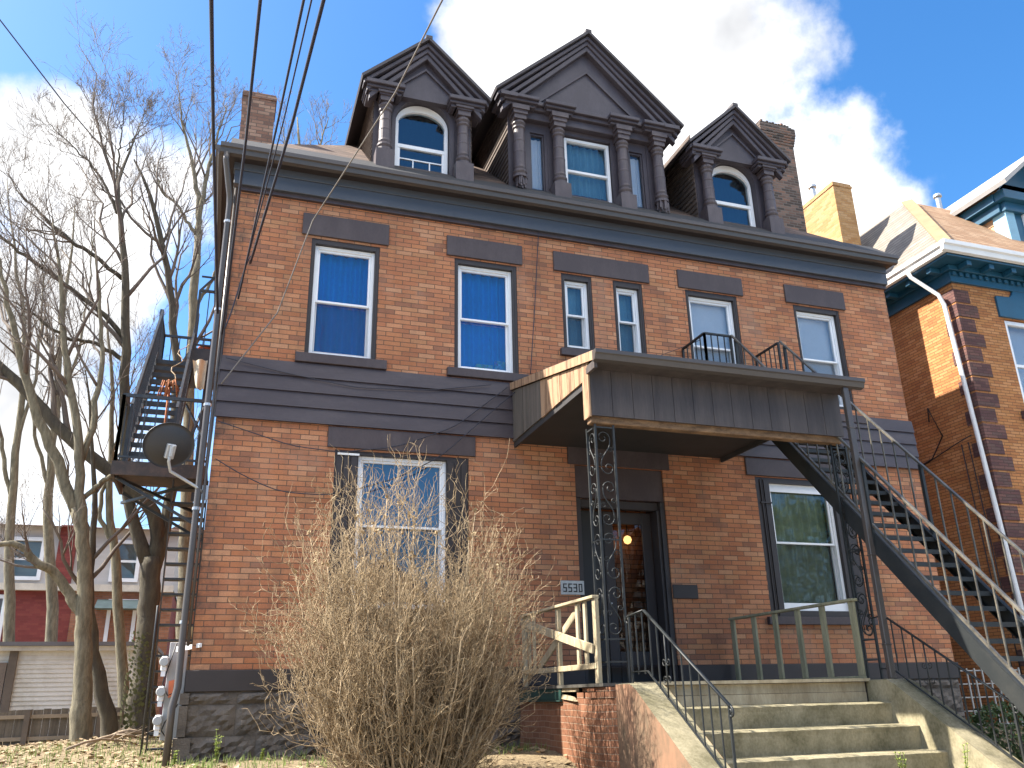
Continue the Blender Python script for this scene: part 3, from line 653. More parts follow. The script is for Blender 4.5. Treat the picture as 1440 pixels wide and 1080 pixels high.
for i in range(4): y = -3.2+i*.215; mb.box(XL+.0+rr.uniform(-.03, .02), XL+.1, y+.006, y+.205, -.365, -.322)
mb.build('brick_base', BASEB, pc)
MB().box(XL-.02, XL+.02, -1.72, -.12, -.455, -.318).box(XL-.05, XL+.03, -1.74, -.1, -.475, -.458).build('edge_board', GREENPT, pc, bevel=.004)
MB().box(XL-.01, XL+.03, -2.2, -1.74, -.36, -.318).prism([(XL-.03,-1.76,-.44),(XL-.05,-2.25,-.47),(XL-.04,-2.1,-.42),(XL-.02,-1.78,-.39)], (.05,0,0)).build('broken_board', WOODW, pc)
MB().box(4.83, 8.0, -3.035, -3.0, -.43, -.316).box(4.83, 8.0, -3.04, -3.0, -.55, -.433).build('riser_board', WOODW, pc, bevel=.004)
MB().box(4.80, 8.02, -3.12, -3.062, -.312, -.276).build('edge_strip', WOODW, pc)
MB().box(8.0, 8.06, -3.06, -3.03, -.55, -.3).build('end_post', BROWN, pc)
# concrete steps
st = thing('concrete_steps', 'weathered concrete front steps between two sloping cheek walls', 'steps', (6.4,-4.2,-1.9))
T = [(-3.45,-.55),(-3.84,-.79),(-4.19,-1.05),(-4.55,-1.30),(-4.92,-1.55),(-5.28,-1.80)]
mb = MB(); yb = -3.045
for i, (y, z) in enumerate(T):
    N = 40; za = z; zb2 = T[i+1][1] if i+1 < len(T) else -2.05
    n0 = len(mb.v); rr = random.Random(i)
    row = [(4.83+3.17*k_/N, rr.uniform(-.006, .006), rr.uniform(-.004, .004)) for k_ in range(N+1)]
    for x, e, g_ in row: mb.v += [(x, yb+.01, za), (x, y+.035, za+g_*.4), (x, y+e-.0, za-.018+g_), (x, y+.012+e*.5, za-.07), (x, y+.028, zb2-.01)]
    for k_ in range(N):
        a = n0+k_*5
        for q in range(4): mb.f.append((a+q, a+q+1, a+q+6, a+q+5))
    yb = y+.03
mb.box(4.83, 8.0, -3.05, -2.99, -1.6, -.555)
mb.build('step_flight', CONC, st)
def cheek(x0, x1, yf, sl, label):
    mb = MB(); zt = -.30; ye = -5.6; prof = [(-3.045 if x0 > 6 else -3.30, zt), (yf, zt), (yf-.12, zt-.05)]
    ys = np.linspace(yf-.12, ye, 12); prof += [(y, zt-.05-sl*(yf-.12-y)) for y in ys[1:]]
    rr = random.Random(int(x0*10)); n = len(prof); n0 = len(mb.v); NX = 4
    for y, z in prof:
        for k_ in range(NX+1): mb.v.append((x0+(x1-x0)*k_/NX+(rr.uniform(-.008, .008) if 0 < k_ < NX else 0), y, z+(rr.uniform(-.012, .012) if 0 < k_ < NX else rr.uniform(-.004, .004))))
    for j in range(n-1):
        for k_ in range(NX): a = n0+j*(NX+1)+k_; mb.f.append((a, a+NX+1, a+NX+2, a+1))
    top = mb
    side = MB()
    for x, fl in ((x0, 1), (x1, 0)):
        for (ya, za), (yb_, zb_) in zip(prof, prof[1:]):
            q = [(x,ya,za),(x,yb_,zb_),(x,yb_,-2.1),(x,ya,-2.1)]; side.quad(*(q if fl else q[::-1]))
    side.quad((x0,prof[0][0],zt),(x1,prof[0][0],zt),(x1,prof[0][0],-2.1),(x0,prof[0][0],-2.1))
    o = side.build('cheek_wall', STUCCO if x0 < 6 else CONC, st); o['label'] = label
    top.build('coping', CONC, o, True)
cheek(4.467, 4.85, -3.66, .655, 'cheek wall with peeling salmon stucco on its side')
cheek(8.0, 8.36, -3.42, .64, 'bare concrete cheek wall next to the steel stairs')
# wooden railings
wr = thing('wooden_railing', 'weathered pale wooden railing braced with crossed diagonal boards beside the house number', 'railing', (XL,-1.5,-.28))
MB().box(XL-.03, XL+.06, -2.86, -.24, .67, .705).build('top_rail', WOODW, wr, bevel=.004)
MB().box(XL-.012, XL+.03, -2.84, -.26, -.12, -.055).build('bottom_rail', WOODW, wr, bevel=.004)
for y in (-.28, -1.62, -2.82): MB().box(XL+.0, XL+.05, y-.045, y+.045, -.28, .668).build('post', WOODW, wr, bevel=.004)
for y in (-.50, -.70, -2.28, -2.52): MB().box(XL+.004, XL+.035, y-.035, y+.035, -.054, .668).build('slat', WOODW, wr, bevel=.004)
for p, q, x in (((-.29,.60),(-2.80,.10),XL-.022), ((-.75,-.04),(-2.25,.62),XL+.065)):
    MB().bar((x,p[0],p[1]), (x,q[0],q[1]), .024, .105, (1,0,0) if 0 else (0,0,1)).build('diagonal_brace', WOODW, wr, bevel=.003)
wr = thing('wooden_railing', 'plain green-grey wooden railing with upright slats below the olive curtained window', 'railing', (8.05,-1.5,-.28))
MB().box(8.0, 8.09, -3.03, -.10, .665, .70).build('top_rail', WOODG, wr, bevel=.004)
MB().box(8.02, 8.07, -3.01, -.12, -.279, -.245).build('bottom_rail', WOODG, wr, bevel=.004)
for y in (-.16, -.74, -1.28, -1.82, -2.36, -2.96): MB().box(8.025, 8.062, y-.05, y+.05, -.244, .664).build('slat', WOODG, wr, bevel=.004)
# iron handrails on the cheeks
def handrail(x, pts, off, n, label, zcheek, scroll=True):
    hr = thing('iron_handrail', label, 'handrail', (x, pts[1][0], zcheek(pts[1][0])))
    P = [(x, y, z) for y, z in pts]
    curl = [(x, pts[0][0]+.035+.05*math.cos(a)*(1-i/16), pts[0][1]-.045+.045*math.sin(a)*(1-i/22)) for i, a in enumerate(np.linspace(PI/2, -1.4*PI, 14))]
    m = MB().tube(curl[::-1]+P[0:1], .009, 6)
    for a, b in zip(P, P[1:]): m.bar(a, b, .034, .014)
    e = pts[-1]; end = [(x, e[0]-.045*math.sin(a)*(1-i/26), e[1]-.05+.05*math.cos(a)*(1-i/26)) for i, a in enumerate(np.linspace(0, 2.6*PI, 20))]
    m.tube(end, .011, 6); m.build('rail', STEEL, hr)
    def zr(y):
        for (ya, za), (yb, zb) in zip(pts, pts[1:]):
            if yb <= y <= ya: return za+(zb-za)*(ya-y)/(ya-yb)
        return pts[-1][1]
    lo = MB(); ya, yb = pts[0][0]+.0, pts[-1][0]+.02; ym = pts[1][0]
    lo.bar((x,ya,zcheek(ya)+.13), (x,ym,zcheek(ym)+.13), .02, .012); lo.bar((x,ym,zcheek(ym)+.13), (x,yb,zcheek(yb)+.10), .02, .012); lo.build('lower_rail', STEEL, hr)
    for i in range(n):
        y = ya+(yb-ya)*i/(n-1); post = i in (0, n-1); r = .011 if post else .0065
        b = MB().box(x-r, x+r, y-r, y+r, zcheek(y)-.02 if post else zcheek(y)+.10, zr(y)-.005)
        if i == 5:
            zc_ = (zcheek(y)+zr(y))/2
            for s_ in (-1, 1):
                for v in (-1, 1): b.tube(spiral((x, y+s_*.045, zc_+v*.09), (0,1), .045, 1.2, PI if s_ > 0 else 0, s_*v, 14), .005, 5)
        b.build('newel_post' if post else 'baluster', STEEL, hr)
CL = lambda y: -.30 if y > -3.66 else -.30-.655*(-3.66-y)
CR = lambda y: -.30 if y > -3.42 else -.30-.64*(-3.42-y)
handrail(4.70, [(-3.27,.43),(-3.64,.46),(-5.19,-.52)], 0, 13, 'slim iron handrail on the salmon stucco cheek wall', CL)
handrail(8.22, [(-3.1,.45),(-3.3,.46),(-4.98,-.58)], 0, 13, 'slim iron handrail on the bare concrete cheek wall under the steel stairs', CR)

# ================================================================= steel stairs on the right
ss = thing('steel_stair', 'long straight dark steel fire stair descending past the porch roof', 'staircase', (8.72,-3.2,-1.4))
X0, X1 = 8.22, 9.20; SL = 1.11; y_t, z_t = -.78, 4.38
def zs_(y): return z_t+SL*(y-y_t)        # stringer top line
yb = -5.95
for x in (X0, X1):
    m = MB(); a = (x, y_t+.15, zs_(y_t)+.02); 
    m.prism([(x-.012,y_t+.2,zs_(y_t)),(x-.012,y_t,zs_(y_t)),(x-.012,yb,zs_(yb)),(x-.012,yb,zs_(yb)-.30),(x-.012,y_t+.02,zs_(y_t)-.28),(x-.012,y_t+.2,zs_(y_t)-.28)], (.024, 0, 0))
    for q in (0, -.29): m.bar((x+(.03 if x == X0 else -.03),y_t,zs_(y_t)+q), (x+(.03 if x == X0 else -.03),yb,zs_(yb)+q), .06, .014)
    m.build('stringer', STEEL, ss)
NT_ = 29
for i in range(NT_):
    y = y_t-.08-i*(y_t-yb-.1)/NT_; z = zs_(y)-.14
    MB().box(X0+.014, X1-.014, y-.12, y+.09, z, z+.02).box(X0+.014, X1-.014, y-.124, y-.112, z-.035, z-.001).build('tread', STEEL, ss)
for x in (X0, X1):
    x_ = x; m = MB().bar((x_,y_t,zs_(y_t)+.97), (x_,yb,zs_(yb)+.97), .045, .03); m.build('handrail', RAILM, ss, bevel=.004)
    MB().bar((x_,y_t,zs_(y_t)+.10), (x_,yb,zs_(yb)+.10), .035, .03).build('lower_rail', RAILM, ss)
    n = 25
    for i in range(n):
        y = y_t-.1-(y_t-yb-.2)*i/(n-1); big = i in (0, 12, n-1); r = .022 if big else .009
        MB().box(x_-r, x_+r, y-r, y+r, zs_(y)+(-.2 if big else .10), zs_(y)+.955).build('post' if big else 'baluster', STEEL if big else RAILM, ss)
# landing at the second floor
ld = MB().box(7.66, X1+.05, y_t, -.02, 4.375, 4.40)
for x in (7.7, 8.2, 8.7, 9.2): ld.bar((x,-.02,4.34), (x,y_t,4.34), .04, .06); ld.bar((x,-.03,3.75), (x,y_t+.05,4.3), .03, .03)
ld.build('landing', STEEL, ss)
def rail_run(pts, z0, z1, n, par, name='landing_railing'):
    m = MB()
    for a, b in zip(pts, pts[1:]): m.bar((a[0],a[1],z1), (b[0],b[1],z1), .04, .03); m.bar((a[0],a[1],z0+.1), (b[0],b[1],z0+.1), .03, .02)
    for a, b in zip(pts, pts[1:]):
        k_ = max(2, int(math.dist(a, b)/.125))
        for i in range(k_+1):
            t = i/k_; x, y = a[0]+(b[0]-a[0])*t, a[1]+(b[1]-a[1])*t; r = .018 if i in (0, k_) else .008; m.box(x-r, x+r, y-r, y+r, z0, z1)
    return m.build(name, STEEL, par)
rail_run([(7.70,-.03),(7.70,-.76),(8.21,-.76)], 4.40, 5.34, 0, ss); rail_run([(9.22,-.03),(9.22,-.70)], 4.40, 5.36, 0, ss)

# ================================================================= fire escape on the left wall
fe = thing('fire_escape', 'black iron fire escape of stairs and landings behind the left corner of the house', 'fire escape', (-.7,2.5,-1.1))
pz = 2.90
MB().box(-1.34, -.06, .75, 2.1, pz-.05, pz-.02).box(-1.36, -.06, .74, .78, pz-.20, pz-.0).box(-1.36, -1.32, .78, 2.1, pz-.2, pz-.0).build('platform', two_tone('rusty_brown_iron', (.03,.024,.022), (.07,.045,.035), 4), fe)
m = MB()
for p, q in (((-1.3,.95,pz-.2),(-.05,.95,2.0)), ((-1.3,2.0,pz-.2),(-.05,2.0,2.0)), ((-1.3,.9,pz-.2),(-.1,2.,pz-.5)), ((-.1,.9,pz-.2),(-1.3,2.0,pz-.35))): m.bar(p, q, .04, .04)
m.build('brace', IRON, fe)
def fe_rail(pts, z0, z1, sp=.14, diag=False):
    m = MB()
    for a, b in zip(pts, pts[1:]):
        A, B = Vector(a), Vector(b)
        m.bar(A+Vector((0,0,z1)), B+Vector((0,0,z1)), .04, .05); m.bar(A+Vector((0,0,z0+.08)), B+Vector((0,0,z0+.08)), .03, .03)
        n = max(2, int((B-A).length/sp))
        for i in range(n+1):
            p = A.lerp(B, i/n); r = .022 if i in (0, n) else .009; m.bar(p+Vector((0,0,z0)), p+Vector((0,0,z1)), r*2, r*2, (0,1,0))
    return m.build('railing', IRON, fe)
fe_rail([(-1.33,.80,pz),(-.08,.80,pz)], 0, 1.02); fe_rail([(-1.33,.80,pz),(-1.33,2.1,pz)], 0, 1.02, .4)
# upper flight
ya, yb_, za, zb_ = 1.35, 4.1, 2.95, 5.80
for x in (-1.27, -.62):
    MB().prism([(x-.012,ya-.1,za-.1),(x-.012,yb_,zb_-.05),(x-.012,yb_,zb_-.28),(x-.012,ya+.1,za-.1)], (.024,0,0)).build('stringer', IRON, fe)
    fe_rail([(x,ya,za+.05),(x,yb_,zb_+.05)], 0, .95, .16)
for i in range(14):
    t = (i+.5)/14; y, z = ya+(yb_-ya)*t, za+(zb_-za)*t
    MB().box(-1.255, -.635, y-.11, y+.12, z-.02, z+.005).box(-1.255, -.635, y-.112, y-.10, z-.075, z-.021).build('tread', IRON, fe)
MB().box(-1.32, -.05, yb_, yb_+1.3, zb_-.10, zb_-.02).box(-.62, -.05, 3.4, yb_, zb_-.10, zb_-.02).box(-.64, -.05, 3.38, 3.41, zb_-.42, zb_-.0).build('platform', IRON, fe)
fe_rail([(-1.3,yb_+1.28,zb_),(-.08,yb_+1.28,zb_)], 0, 1.0); fe_rail([(-.60,3.42,zb_),(-.08,3.42,zb_)], 0, 1.2)
fe_rail([(-1.3,yb_,zb_),(-1.3,yb_+1.28,zb_)], 0, 1.0)
m = MB()
for z in (zb_+1.2, zb_+1.5): m.bar((-.6,3.42,z), (-.08,3.42,z), .03, .03)
for p, q in (((-.6,3.42,zb_+1.2),(-.08,3.42,zb_+1.9)), ((-.08,3.42,zb_),(-.08,3.42,zb_+2.4)), ((-.3,3.42,zb_+1.2),(-.08,3.6,zb_+2.2))): m.bar(p, q, .035, .035, (0,1,0))
m.bar((-.32,3.3,pz), (-.32,3.42,zb_-.1), .06, .06, (0,1,0)); m.bar((-.6,2.0,pz), (-.1,3.4,zb_-.3), .035, .035); m.bar((-.1,2.0,pz+.6), (-.62,3.4,zb_-1.1), .03, .03); m.bar((-1.3,2.0,pz-.1), (-1.3,5.2,zb_-.1), .03, .03)
m.build('brace', IRON, fe)
# lower flight
ya, yb_, za, zb_ = 1.35, 2.5, 2.82, -1.12
for x in (-.545, -.05):
    MB().bar((x,ya,za), (x,yb_,zb_), .02, .12).build('stringer', IRON, fe)
for i in range(18):
    t = (i+.6)/18; y, z = ya+(yb_-ya)*t, za+(zb_-za)*t
    MB().box(-.535, -.06, y-.05, y+.17, z-.014, z+.014).build('tread', IRON, fe)
MB().tube([(-.56,1.45,.95),(-.57,1.7,.3),(-.58,1.9,-1.12)], .018, 6).build('handrail', IRON, fe)
# things left on the fire escape
pl_ = thing('dead_plant', 'withered orange-brown potted plant hanging over the fire escape stairs', 'plant', (-.72,2.3,4.1))
rr = random.Random(3); m = MB(); O = at(238, 545, 2.2)
for i in range(22):
    a = rr.uniform(0, 2*PI); L = rr.uniform(.1, .26); m.tube([(O[0],O[1],O[2]+.02), (O[0]+L*.5*math.cos(a),O[1]+L*.3*math.sin(a),O[2]+rr.uniform(.05,.14)), (O[0]+L*.8*math.cos(a),O[1]+L*.5*math.sin(a),O[2]-rr.uniform(.0,.25))], .012, 4)
m.tube([O, (O[0]-.0,O[1],O[2]-.5), (O[0]+.01,O[1],O[2]-.95)], .016, 4)
m.build('stems', plain('rust_orange_leaf', (.36,.13,.05), .8), pl_)
m = MB(); pts = [(O[0],O[1],O[2]+.05)]
for i in range(12): pts.append((O[0]+.07*math.sin(i*1.3)+i*.012, O[1]+.05*i, O[2]+.1+i*.085))
m.tube(pts, .009, 4); m.build('vine', plain('dry_vine', (.35,.27,.17), .8), pl_)
p = at(290, 498, 3.6)
tag(MB().lathe([(.10,0),(.15,.10),(.16,.11),(.02,.12)], p, 14).build('plant_saucer', plain('orange_plastic', (.55,.13,.06), .5), None, True), 'orange plastic bowl standing on the upper fire escape landing', 'bowl')
a, b, c_ = at(271,506,3.3), at(292,506,3.3), at(281,548,3.3)
m = MB(); n0 = 0; K = 10
for i in range(K+1):
    for j in range(K+1):
        u, v = i/K, j/K; top = Vector(a).lerp(Vector(b), u); pt = top.lerp(Vector(c_)+Vector(((u-.5)*.14,0,0)), v); m.v.append((pt.x, pt.y+.05*math.sin(u*9+v*3), pt.z))
for i in range(K):
    for j in range(K): q = i*(K+1)+j; m.f.append((q, q+1, q+K+2, q+K+1))
tag(m.build('hanging_cloth', plain('cream_cloth', (.6,.53,.40), .9), None, True), 'cream cloth hanging under the upper fire escape landing', 'cloth')

# ================================================================= satellite dish
sd = thing('satellite_dish', 'dark oval satellite dish on a bent arm at the house corner', 'satellite dish', (-.09,-.02,2.35))
C0 = Vector(at(240, 628, -.30)); nrm = Vector((-.35, .9, .45)).normalized()     # the bowl faces away, up the alley
ua = nrm.cross(Vector((0,0,1))).normalized(); ub = ua.cross(nrm).normalized()
m = MB(); K = 32; rings = [(r, .09*(r*r)) for r in np.linspace(.02, 1, 7)]
for s_, off in ((1, 0), (-1, .014)):
    for r, h in rings:
        for i in range(K):
            t = 2*PI*i/K; p = C0+ua*(.345*r*math.cos(t))+ub*(.315*r*math.sin(t))+nrm*(h*.9+off); m.v.append(tuple(p))
n = len(rings)
for s_ in (0, 1):
    for j in range(n-1):
        for i in range(K):
            q = [s_*n*K+j*K+i, s_*n*K+j*K+(i+1) % K, s_*n*K+(j+1)*K+(i+1) % K, s_*n*K+(j+1)*K+i]; m.f.append(tuple(q if s_ else q[::-1]))
for i in range(K): m.f.append(((n-1)*K+i, (n-1)*K+(i+1) % K, n*K+(n-1)*K+(i+1) % K, n*K+(n-1)*K+i))
m.f.append(tuple(reversed(range(K))))
m.build('reflector', DISHM, sd, True)
B0 = C0-nrm*.03-ub*.06
MB().bar(B0+ub*.10, B0-ub*.10, .12, .07, nrm).bar(B0+ub*.08-nrm*.03, B0-ub*.07-nrm*.06, .05, .05, nrm).build('bracket', GALV, sd, bevel=.01)
e = Vector((-.07,-.03,2.33))
MB().tube([tuple(B0-nrm*.04), tuple(B0-ub*.13-nrm*.05), tuple(Vector(B0-ub*.2).lerp(e, .12)+Vector((0,-.03,-.04))), tuple(e+Vector((-.08,-.02,.06))), tuple(e)], .022, 8).build('arm', GALV, sd, True)
MB().box(e.x-.06, e.x+.07, -.03, -.0, e.z-.1, e.z+.1).build('wall_plate', GALV, sd)
MB().tube([tuple(C0+nrm*.1-ub*.3), tuple(C0+nrm*.38-ub*.22)], .012, 6).build('feed_arm', GALV, sd)

# ================================================================= electricity meters
mp = thing('meter_board', 'tall grey meter board with three white meters by the house corner', 'meter board', (-.15,.4,-.8))
MB().box(-.285, -.05, .36, .42, -.84, .37).build('board', GREYP, mp, bevel=.006)
for z in (.09, -.28, -.63):
    mt = MB().box(-.365, -.287, .26, .41, z-.085, z+.10).build('meter', WHITE, mp, bevel=.012)
    MB().lathe([(.06,0),(.06,-.035),(.052,-.05),(.0,-.052)], (-.327,.26,z+.03), 16, 'y').build('meter_dome', GREYP, mt)
    MB().box(-.355, -.30, .27, .35, z-.15, z-.087).build('conduit_hub', WHITE, mt)
MB().prism([(-.20,.25,.31),(.10,-.05,.335),(.10,-.05,.285),(-.20,.25,.24)], (.02,.02,0)).lathe([(.012,0),(.012,.03)], (.085,-.06,.315), 10, 'y').build('bracket', WHITE, mp)
MB().prism([(-.25,.34,-.12),(-.18,.34,-.10),(-.19,.34,-.3),(-.235,.34,-.33)], (0,.008,0)).build('warning_tag', plain('orange_tag', (.75,.2,.08), .6), mp)
MB().tube([(-.2,.3,.36),(-.26,.28,.1),(-.32,.28,-.15),(-.24,.25,-.3),(-.14,.22,-.25)], .008, 5).tube([(-.10,.2,-.4),(-.24,.25,-.62),(-.27,.3,-.72),(-.16,.3,-.86)], .008, 5).build('cable', DK, mp, True)
# ================================================================= neighbour on the right
nh = thing('brick_house', 'orange brick house with teal trim, dark stone quoins and a white gutter next door', 'house', (18.5,6,-1.5))
NX, NY0, NX1, NY1, NZT = 14.6, .22, 22.5, 12., 8.2
wm = front_wall(NX, NX1, -1.5, NZT, [(15.86,17.1,4.95,7.07),(15.86,17.1,1.2,3.4)], NY0, .2)
wm.quad((NX,NY0,-1.5),(NX,NY0,NZT),(NX,NY1,NZT),(NX,NY1,-1.5)); wm.quad((NX1,NY0,-1.5),(NX1,NY1,-1.5),(NX1,NY1,NZT),(NX1,NY0,NZT)); wm.quad((NX,NY1,-1.5),(NX,NY1,NZT),(NX1,NY1,NZT),(NX1,NY1,-1.5))
wm.quad((NX,.8,-1.5),(NX1,.8,-1.5),(NX1,.8,NZT),(NX,.8,NZT))
wm.build('wall', NBRICK, nh)
m = MB(); z = -1.4; i = 0
while z < 7.6:
    a, b = ((.56, .20) if (i//1) % 2 else (.40, .36)); h = .29; zz = min(z+h, 7.74)
    m.box(NX-.014, NX+a, NY0-.014, NY0+b, z, zz); z += .335; i += 1
m.build('quoin', QUOIN, nh)
m = MB().box(NX-.06, NX1, NY0-.06, NY0+.05, 7.76, 8.0).box(NX-.06, NX+.05, NY0+.05, NY1, 7.76, 8.0)
m.box(NX-.14, NX1, NY0-.14, NY0+.05, 8.003, 8.12).box(NX-.14, NX+.05, NY0+.05, NY1, 8.003, 8.12); m.box(NX-.48, NX1, -.24, NY0, 8.123, 8.17).box(NX-.48, NX, NY0, NY1, 8.123, 8.17)
for i in range(40): x = NX-.02+i*.18; m.box(x, x+.09, NY0-.11, NY0-.058, 7.90, 7.985)
for i in range(12): x = NX+.1+i*.62; m.box(x, x+.13, NY0-.40, NY0-.142, 8.01, 8.12)
for i in range(18): y = NY0+.1+i*.62; m.box(NX-.40, NX-.142, y, y+.13, 8.01, 8.12)
m.build('cornice', BLUEP, nh, bevel=.006)
prof = [(0,8.18),(-.07,8.2),(-.09,8.3),(-.13,8.33),(-.13,8.42),(0,8.42)]
g = MB().prism([(NX-.5-.13,-.25+y,z) for y, z in prof], (NX1-NX+.6, 0, 0)); g.prism([(NX-.48+y,-.248,z) for y, z in prof], (0, NY1, 0)); g.build('gutter', ALUM, nh)
MB().tube([(14.0,.75,8.2),(14.05,.72,8.05),(14.42,.45,7.55),(14.47,.40,7.3),(14.49,.33,5.2),(14.49,.25,3.0),(14.49,.17,.8),(14.49,.1,-1.4)], .055, 4).build('downspout', ALUM, nh)
# arched head and window
P = [(15.73,7.09),(15.73,7.58),(16.13,7.60),(16.20,7.66),(16.26,7.77),(16.48,7.78),(16.70,7.77),(16.76,7.66),(16.83,7.60),(17.25,7.58),(17.25,7.09)]
MB().prism([(x,NY0-.05,z) for x, z in P], (0,.1,0)).build('window_head', BLUEP, nh, bevel=.01)
for z0, z1, lab in ((4.95, 7.07, 1), (1.2, 3.4, 0)):
    w_ = ring(MB(), 15.88, 17.08, z0+.02, z1-.02, .09, NY0+.04, NY0+.14).build('window', WHITE, nh, bevel=.006)
    MB().box(15.975, 16.985, NY0+.06, NY0+.12, (z0+z1)/2-.03, (z0+z1)/2+.03).build('meeting_rail', WHITE, w_)
    MB().quad((15.95,NY0+.1,z0+.08),(17.0,NY0+.1,z0+.08),(17.0,NY0+.1,z1-.08),(15.95,NY0+.1,z1-.08)).build('glass_pane', GLASS_W, w_)
    pleats(15.9, 17.06, z0, z1, NY0+.3, .004, 3).build('blind', CUR_W, w_)
MB().box(15.7, 17.3, NY0-.08, NY0+.1, 4.76, 4.93).build('window_sill', QUOIN, nh)
# roof: hipped up to a flat top
q0 = [(14.1,-.27,8.41),(NX1+.5,-.27,8.41),(NX1+.5,NY1+.4,8.41),(14.1,NY1+.4,8.41)]; q1 = [(16.15,2.35,11.35),(20.6,2.35,11.35),(20.6,9.5,11.35),(16.15,9.5,11.35)]
mb = MB(); mb.quad(q0[3],q0[0],q1[0],q1[3]); mb.build('roof', NSHING, nh)
mb = MB(); mb.quad(q0[0],q0[1],q1[1],q1[0]); mb.quad(q0[1],q0[2],q1[2],q1[1]); mb.quad(q0[2],q0[3],q1[3],q1[2]); mb.poly(q1); mb.build('roof', NTILE, nh)
TAN = plain('tan_hip_cap', (.27,.17,.09), .8, .2, 3, 40, .2)
MB().bar(tuple(Vector(q0[0])+Vector((-.0,0,.02))), tuple(Vector(q1[0])+Vector((0,0,.02))), .26, .03, (-1,-1,1.4)).build('hip_cap', TAN, nh)
# dormer with a pale roof
d = MB().quad((17.5,.82,8.9),(19.9,.82,8.9),(19.9,.82,11.2),(17.5,.82,11.2)).poly([(17.3,.82,10.85),(20.1,.82,10.85),(18.7,.82,12.1)]).build('dormer', BLUEP, nh)
m = MB()
for j in range(14): z = 9.0+j*.15; m.prism([(17.5,.9,z),(17.47,.9,z),(17.49,.9,z+.152),(17.5,.9,z+.152)], (0,3.,0))
m.build('side_siding', plain('bare_siding', (.46,.28,.16), .8, .25, 4, 30, .2), d)
MB().box(17.44, 17.72, .78, 1.15, 9.0, 10.36).build('corner_board', BLUEL, d)
m = MB().box(17.40, 20.0, .70, .83, 10.36, 10.6).box(17.34, 17.5, .83, 4, 10.36, 10.6).box(17.25, 20.15, .55, .83, 10.603, 10.84).box(17.22, 17.5, .83, 4, 10.603, 10.84); m.build('dormer_cornice', BLUEP, d, bevel=.01)
m = MB()
for s in (-1, 1): m.prism([(18.7+s*1.62,.28,10.80),(18.7,.28,12.15),(18.7,.28,12.25),(18.7+s*1.66,.28,10.90)], (0,4.,0))
m.build('dormer_roof', plain('pale_roof_sheet', (.34,.325,.31), .7, .12, 2, 30, .15), d)
ring(MB(), 18.0, 19.2, 9.25, 10.4, .1, .76, .83).build('window_frame', WHITE, d)
MB().quad((18.05,.80,9.3),(19.15,.80,9.3),(19.15,.80,10.35),(18.05,.80,10.35)).build('glass_pane', GLASS_W, d)
ch = MB().box(14.66, 15.24, 3.2, 4.75, 7., 12.22).box(14.64, 15.26, 3.18, 4.77, 12.1, 12.16).build('chimney', YBRICK, nh); ch['label'] = 'plain yellow brick chimney above the eaves'
for (x, y, z), L, lab in ((at(1142,262,5.2), .9, 0), (at(1318,275,4.2), 1.3, 0)):
    MB().lathe([(.075,-L),(.075,-.1),(.06,-.1),(.06,-.06),(.12,-.06),(.12,.0),(.1,.03),(.0,.05)], (x,y,z), 14).build('vent_pipe', GALV, nh)
MB().tube([(14.55,1.5,5.0),(14.53,1.45,5.3),(14.53,1.2,4.6),(14.54,1.6,4.2),(14.54,2.2,4.1)], .015, 5).tube([(14.56,.8,4.3),(14.56,.75,1.),(14.56,.7,-1.)], .012, 5).tube([(14.56,.62,4.3),(14.56,.57,1.),(14.56,.52,-1.)], .012, 5).tube([(14.55,2.0,4.1),(14.55,.9,4.35),(14.55,.5,4.42)], .012, 5).build('conduit', DBROWN, nh)
# wire gate in the gap between the houses
wg = thing('wire_gate', 'pale wire gate closing the gap between the two brick houses', 'gate', (13.3,.1,-1.1))
gr = MB()
for i in range(9): x = 12.66+i*.17; gr.box(x-.012, x+.012, .09, .11, -1.08, -.10)
gr.build('bars', plain('pale_wire', (.34,.33,.30), .5), wg); gr = MB()
for i in range(5): z = -.14-i*.22; gr.box(12.62, 14.06, .111, .123, z-.010, z+.010)
gr.build('rails', MATS['pale_wire'], wg)

# ================================================================= ground
def gh(x, y):
    z = -1.10 if y > -1.6 else -1.10-.9*min(1, (-1.6-y)/4.0)
    if y > 1: z += .055*max(0, min(1, (x+4)/3))*min(4, y-1)*.5
    if y > 30: z += -.0
    return z+.05*math.sin(x*1.3+y*.7)*math.cos(y*1.1-x*.4)*(1 if -6 < y < 30 else .0)
xs = sorted(set(list(np.arange(-20, 34, .6))+[-900,-300,-120,-60,60,120,300,900])); ys = sorted(set(list(np.arange(-6.2, 30, .6))+[60,150,400,1200]))
mb = MB()
for y in ys:
    for x in xs: mb.v.append((x, y, gh(x, y)))
nx = len(xs)
for j in range(len(ys)-1):
    for i in range(nx-1): a = j*nx+i; mb.f.append((a, a+1, a+nx+1, a+nx))
t = NT('dry_yard'); p = t.pos(); n1 = t.noise(p, 1.1, 6, .65); n2 = t.noise(p, 22, 5, .7)
col = t.mix(t.ramp(n2, [(.4, (0,0,0)), (.62, (1,1,1))]), t.ramp(n1, [(.35, (.07,.068,.024)), (.5, (.13,.098,.052)), (.65, (.17,.125,.07))]), (.26,.2,.115))
t.link(col, t.b.inputs['Base Color']); t.b.inputs['Roughness'].default_value = .95; t.bump(n2, .8, .03)
o = mb.build('yard', t.m, None, True); tag(o, 'dry sloping front and side yard covered with old leaves', 'yard', kind='structure')
o = MB().box(-900, 900, -9.0, -6.21, -2.2, -1.985).build('pavement', plain('pavement_concrete', (.33,.31,.28), .9, .2, 2, 40, .3), None); tag(o, 'concrete pavement along the street', 'pavement', kind='structure')
o = MB().box(-900, 900, -9.2, -9.003, -2.3, -1.99).build('kerb', plain('kerb_stone', (.36,.35,.33), .9, .15, 2, 40, .3), None); tag(o, 'stone kerb of the street', 'kerb', kind='structure')
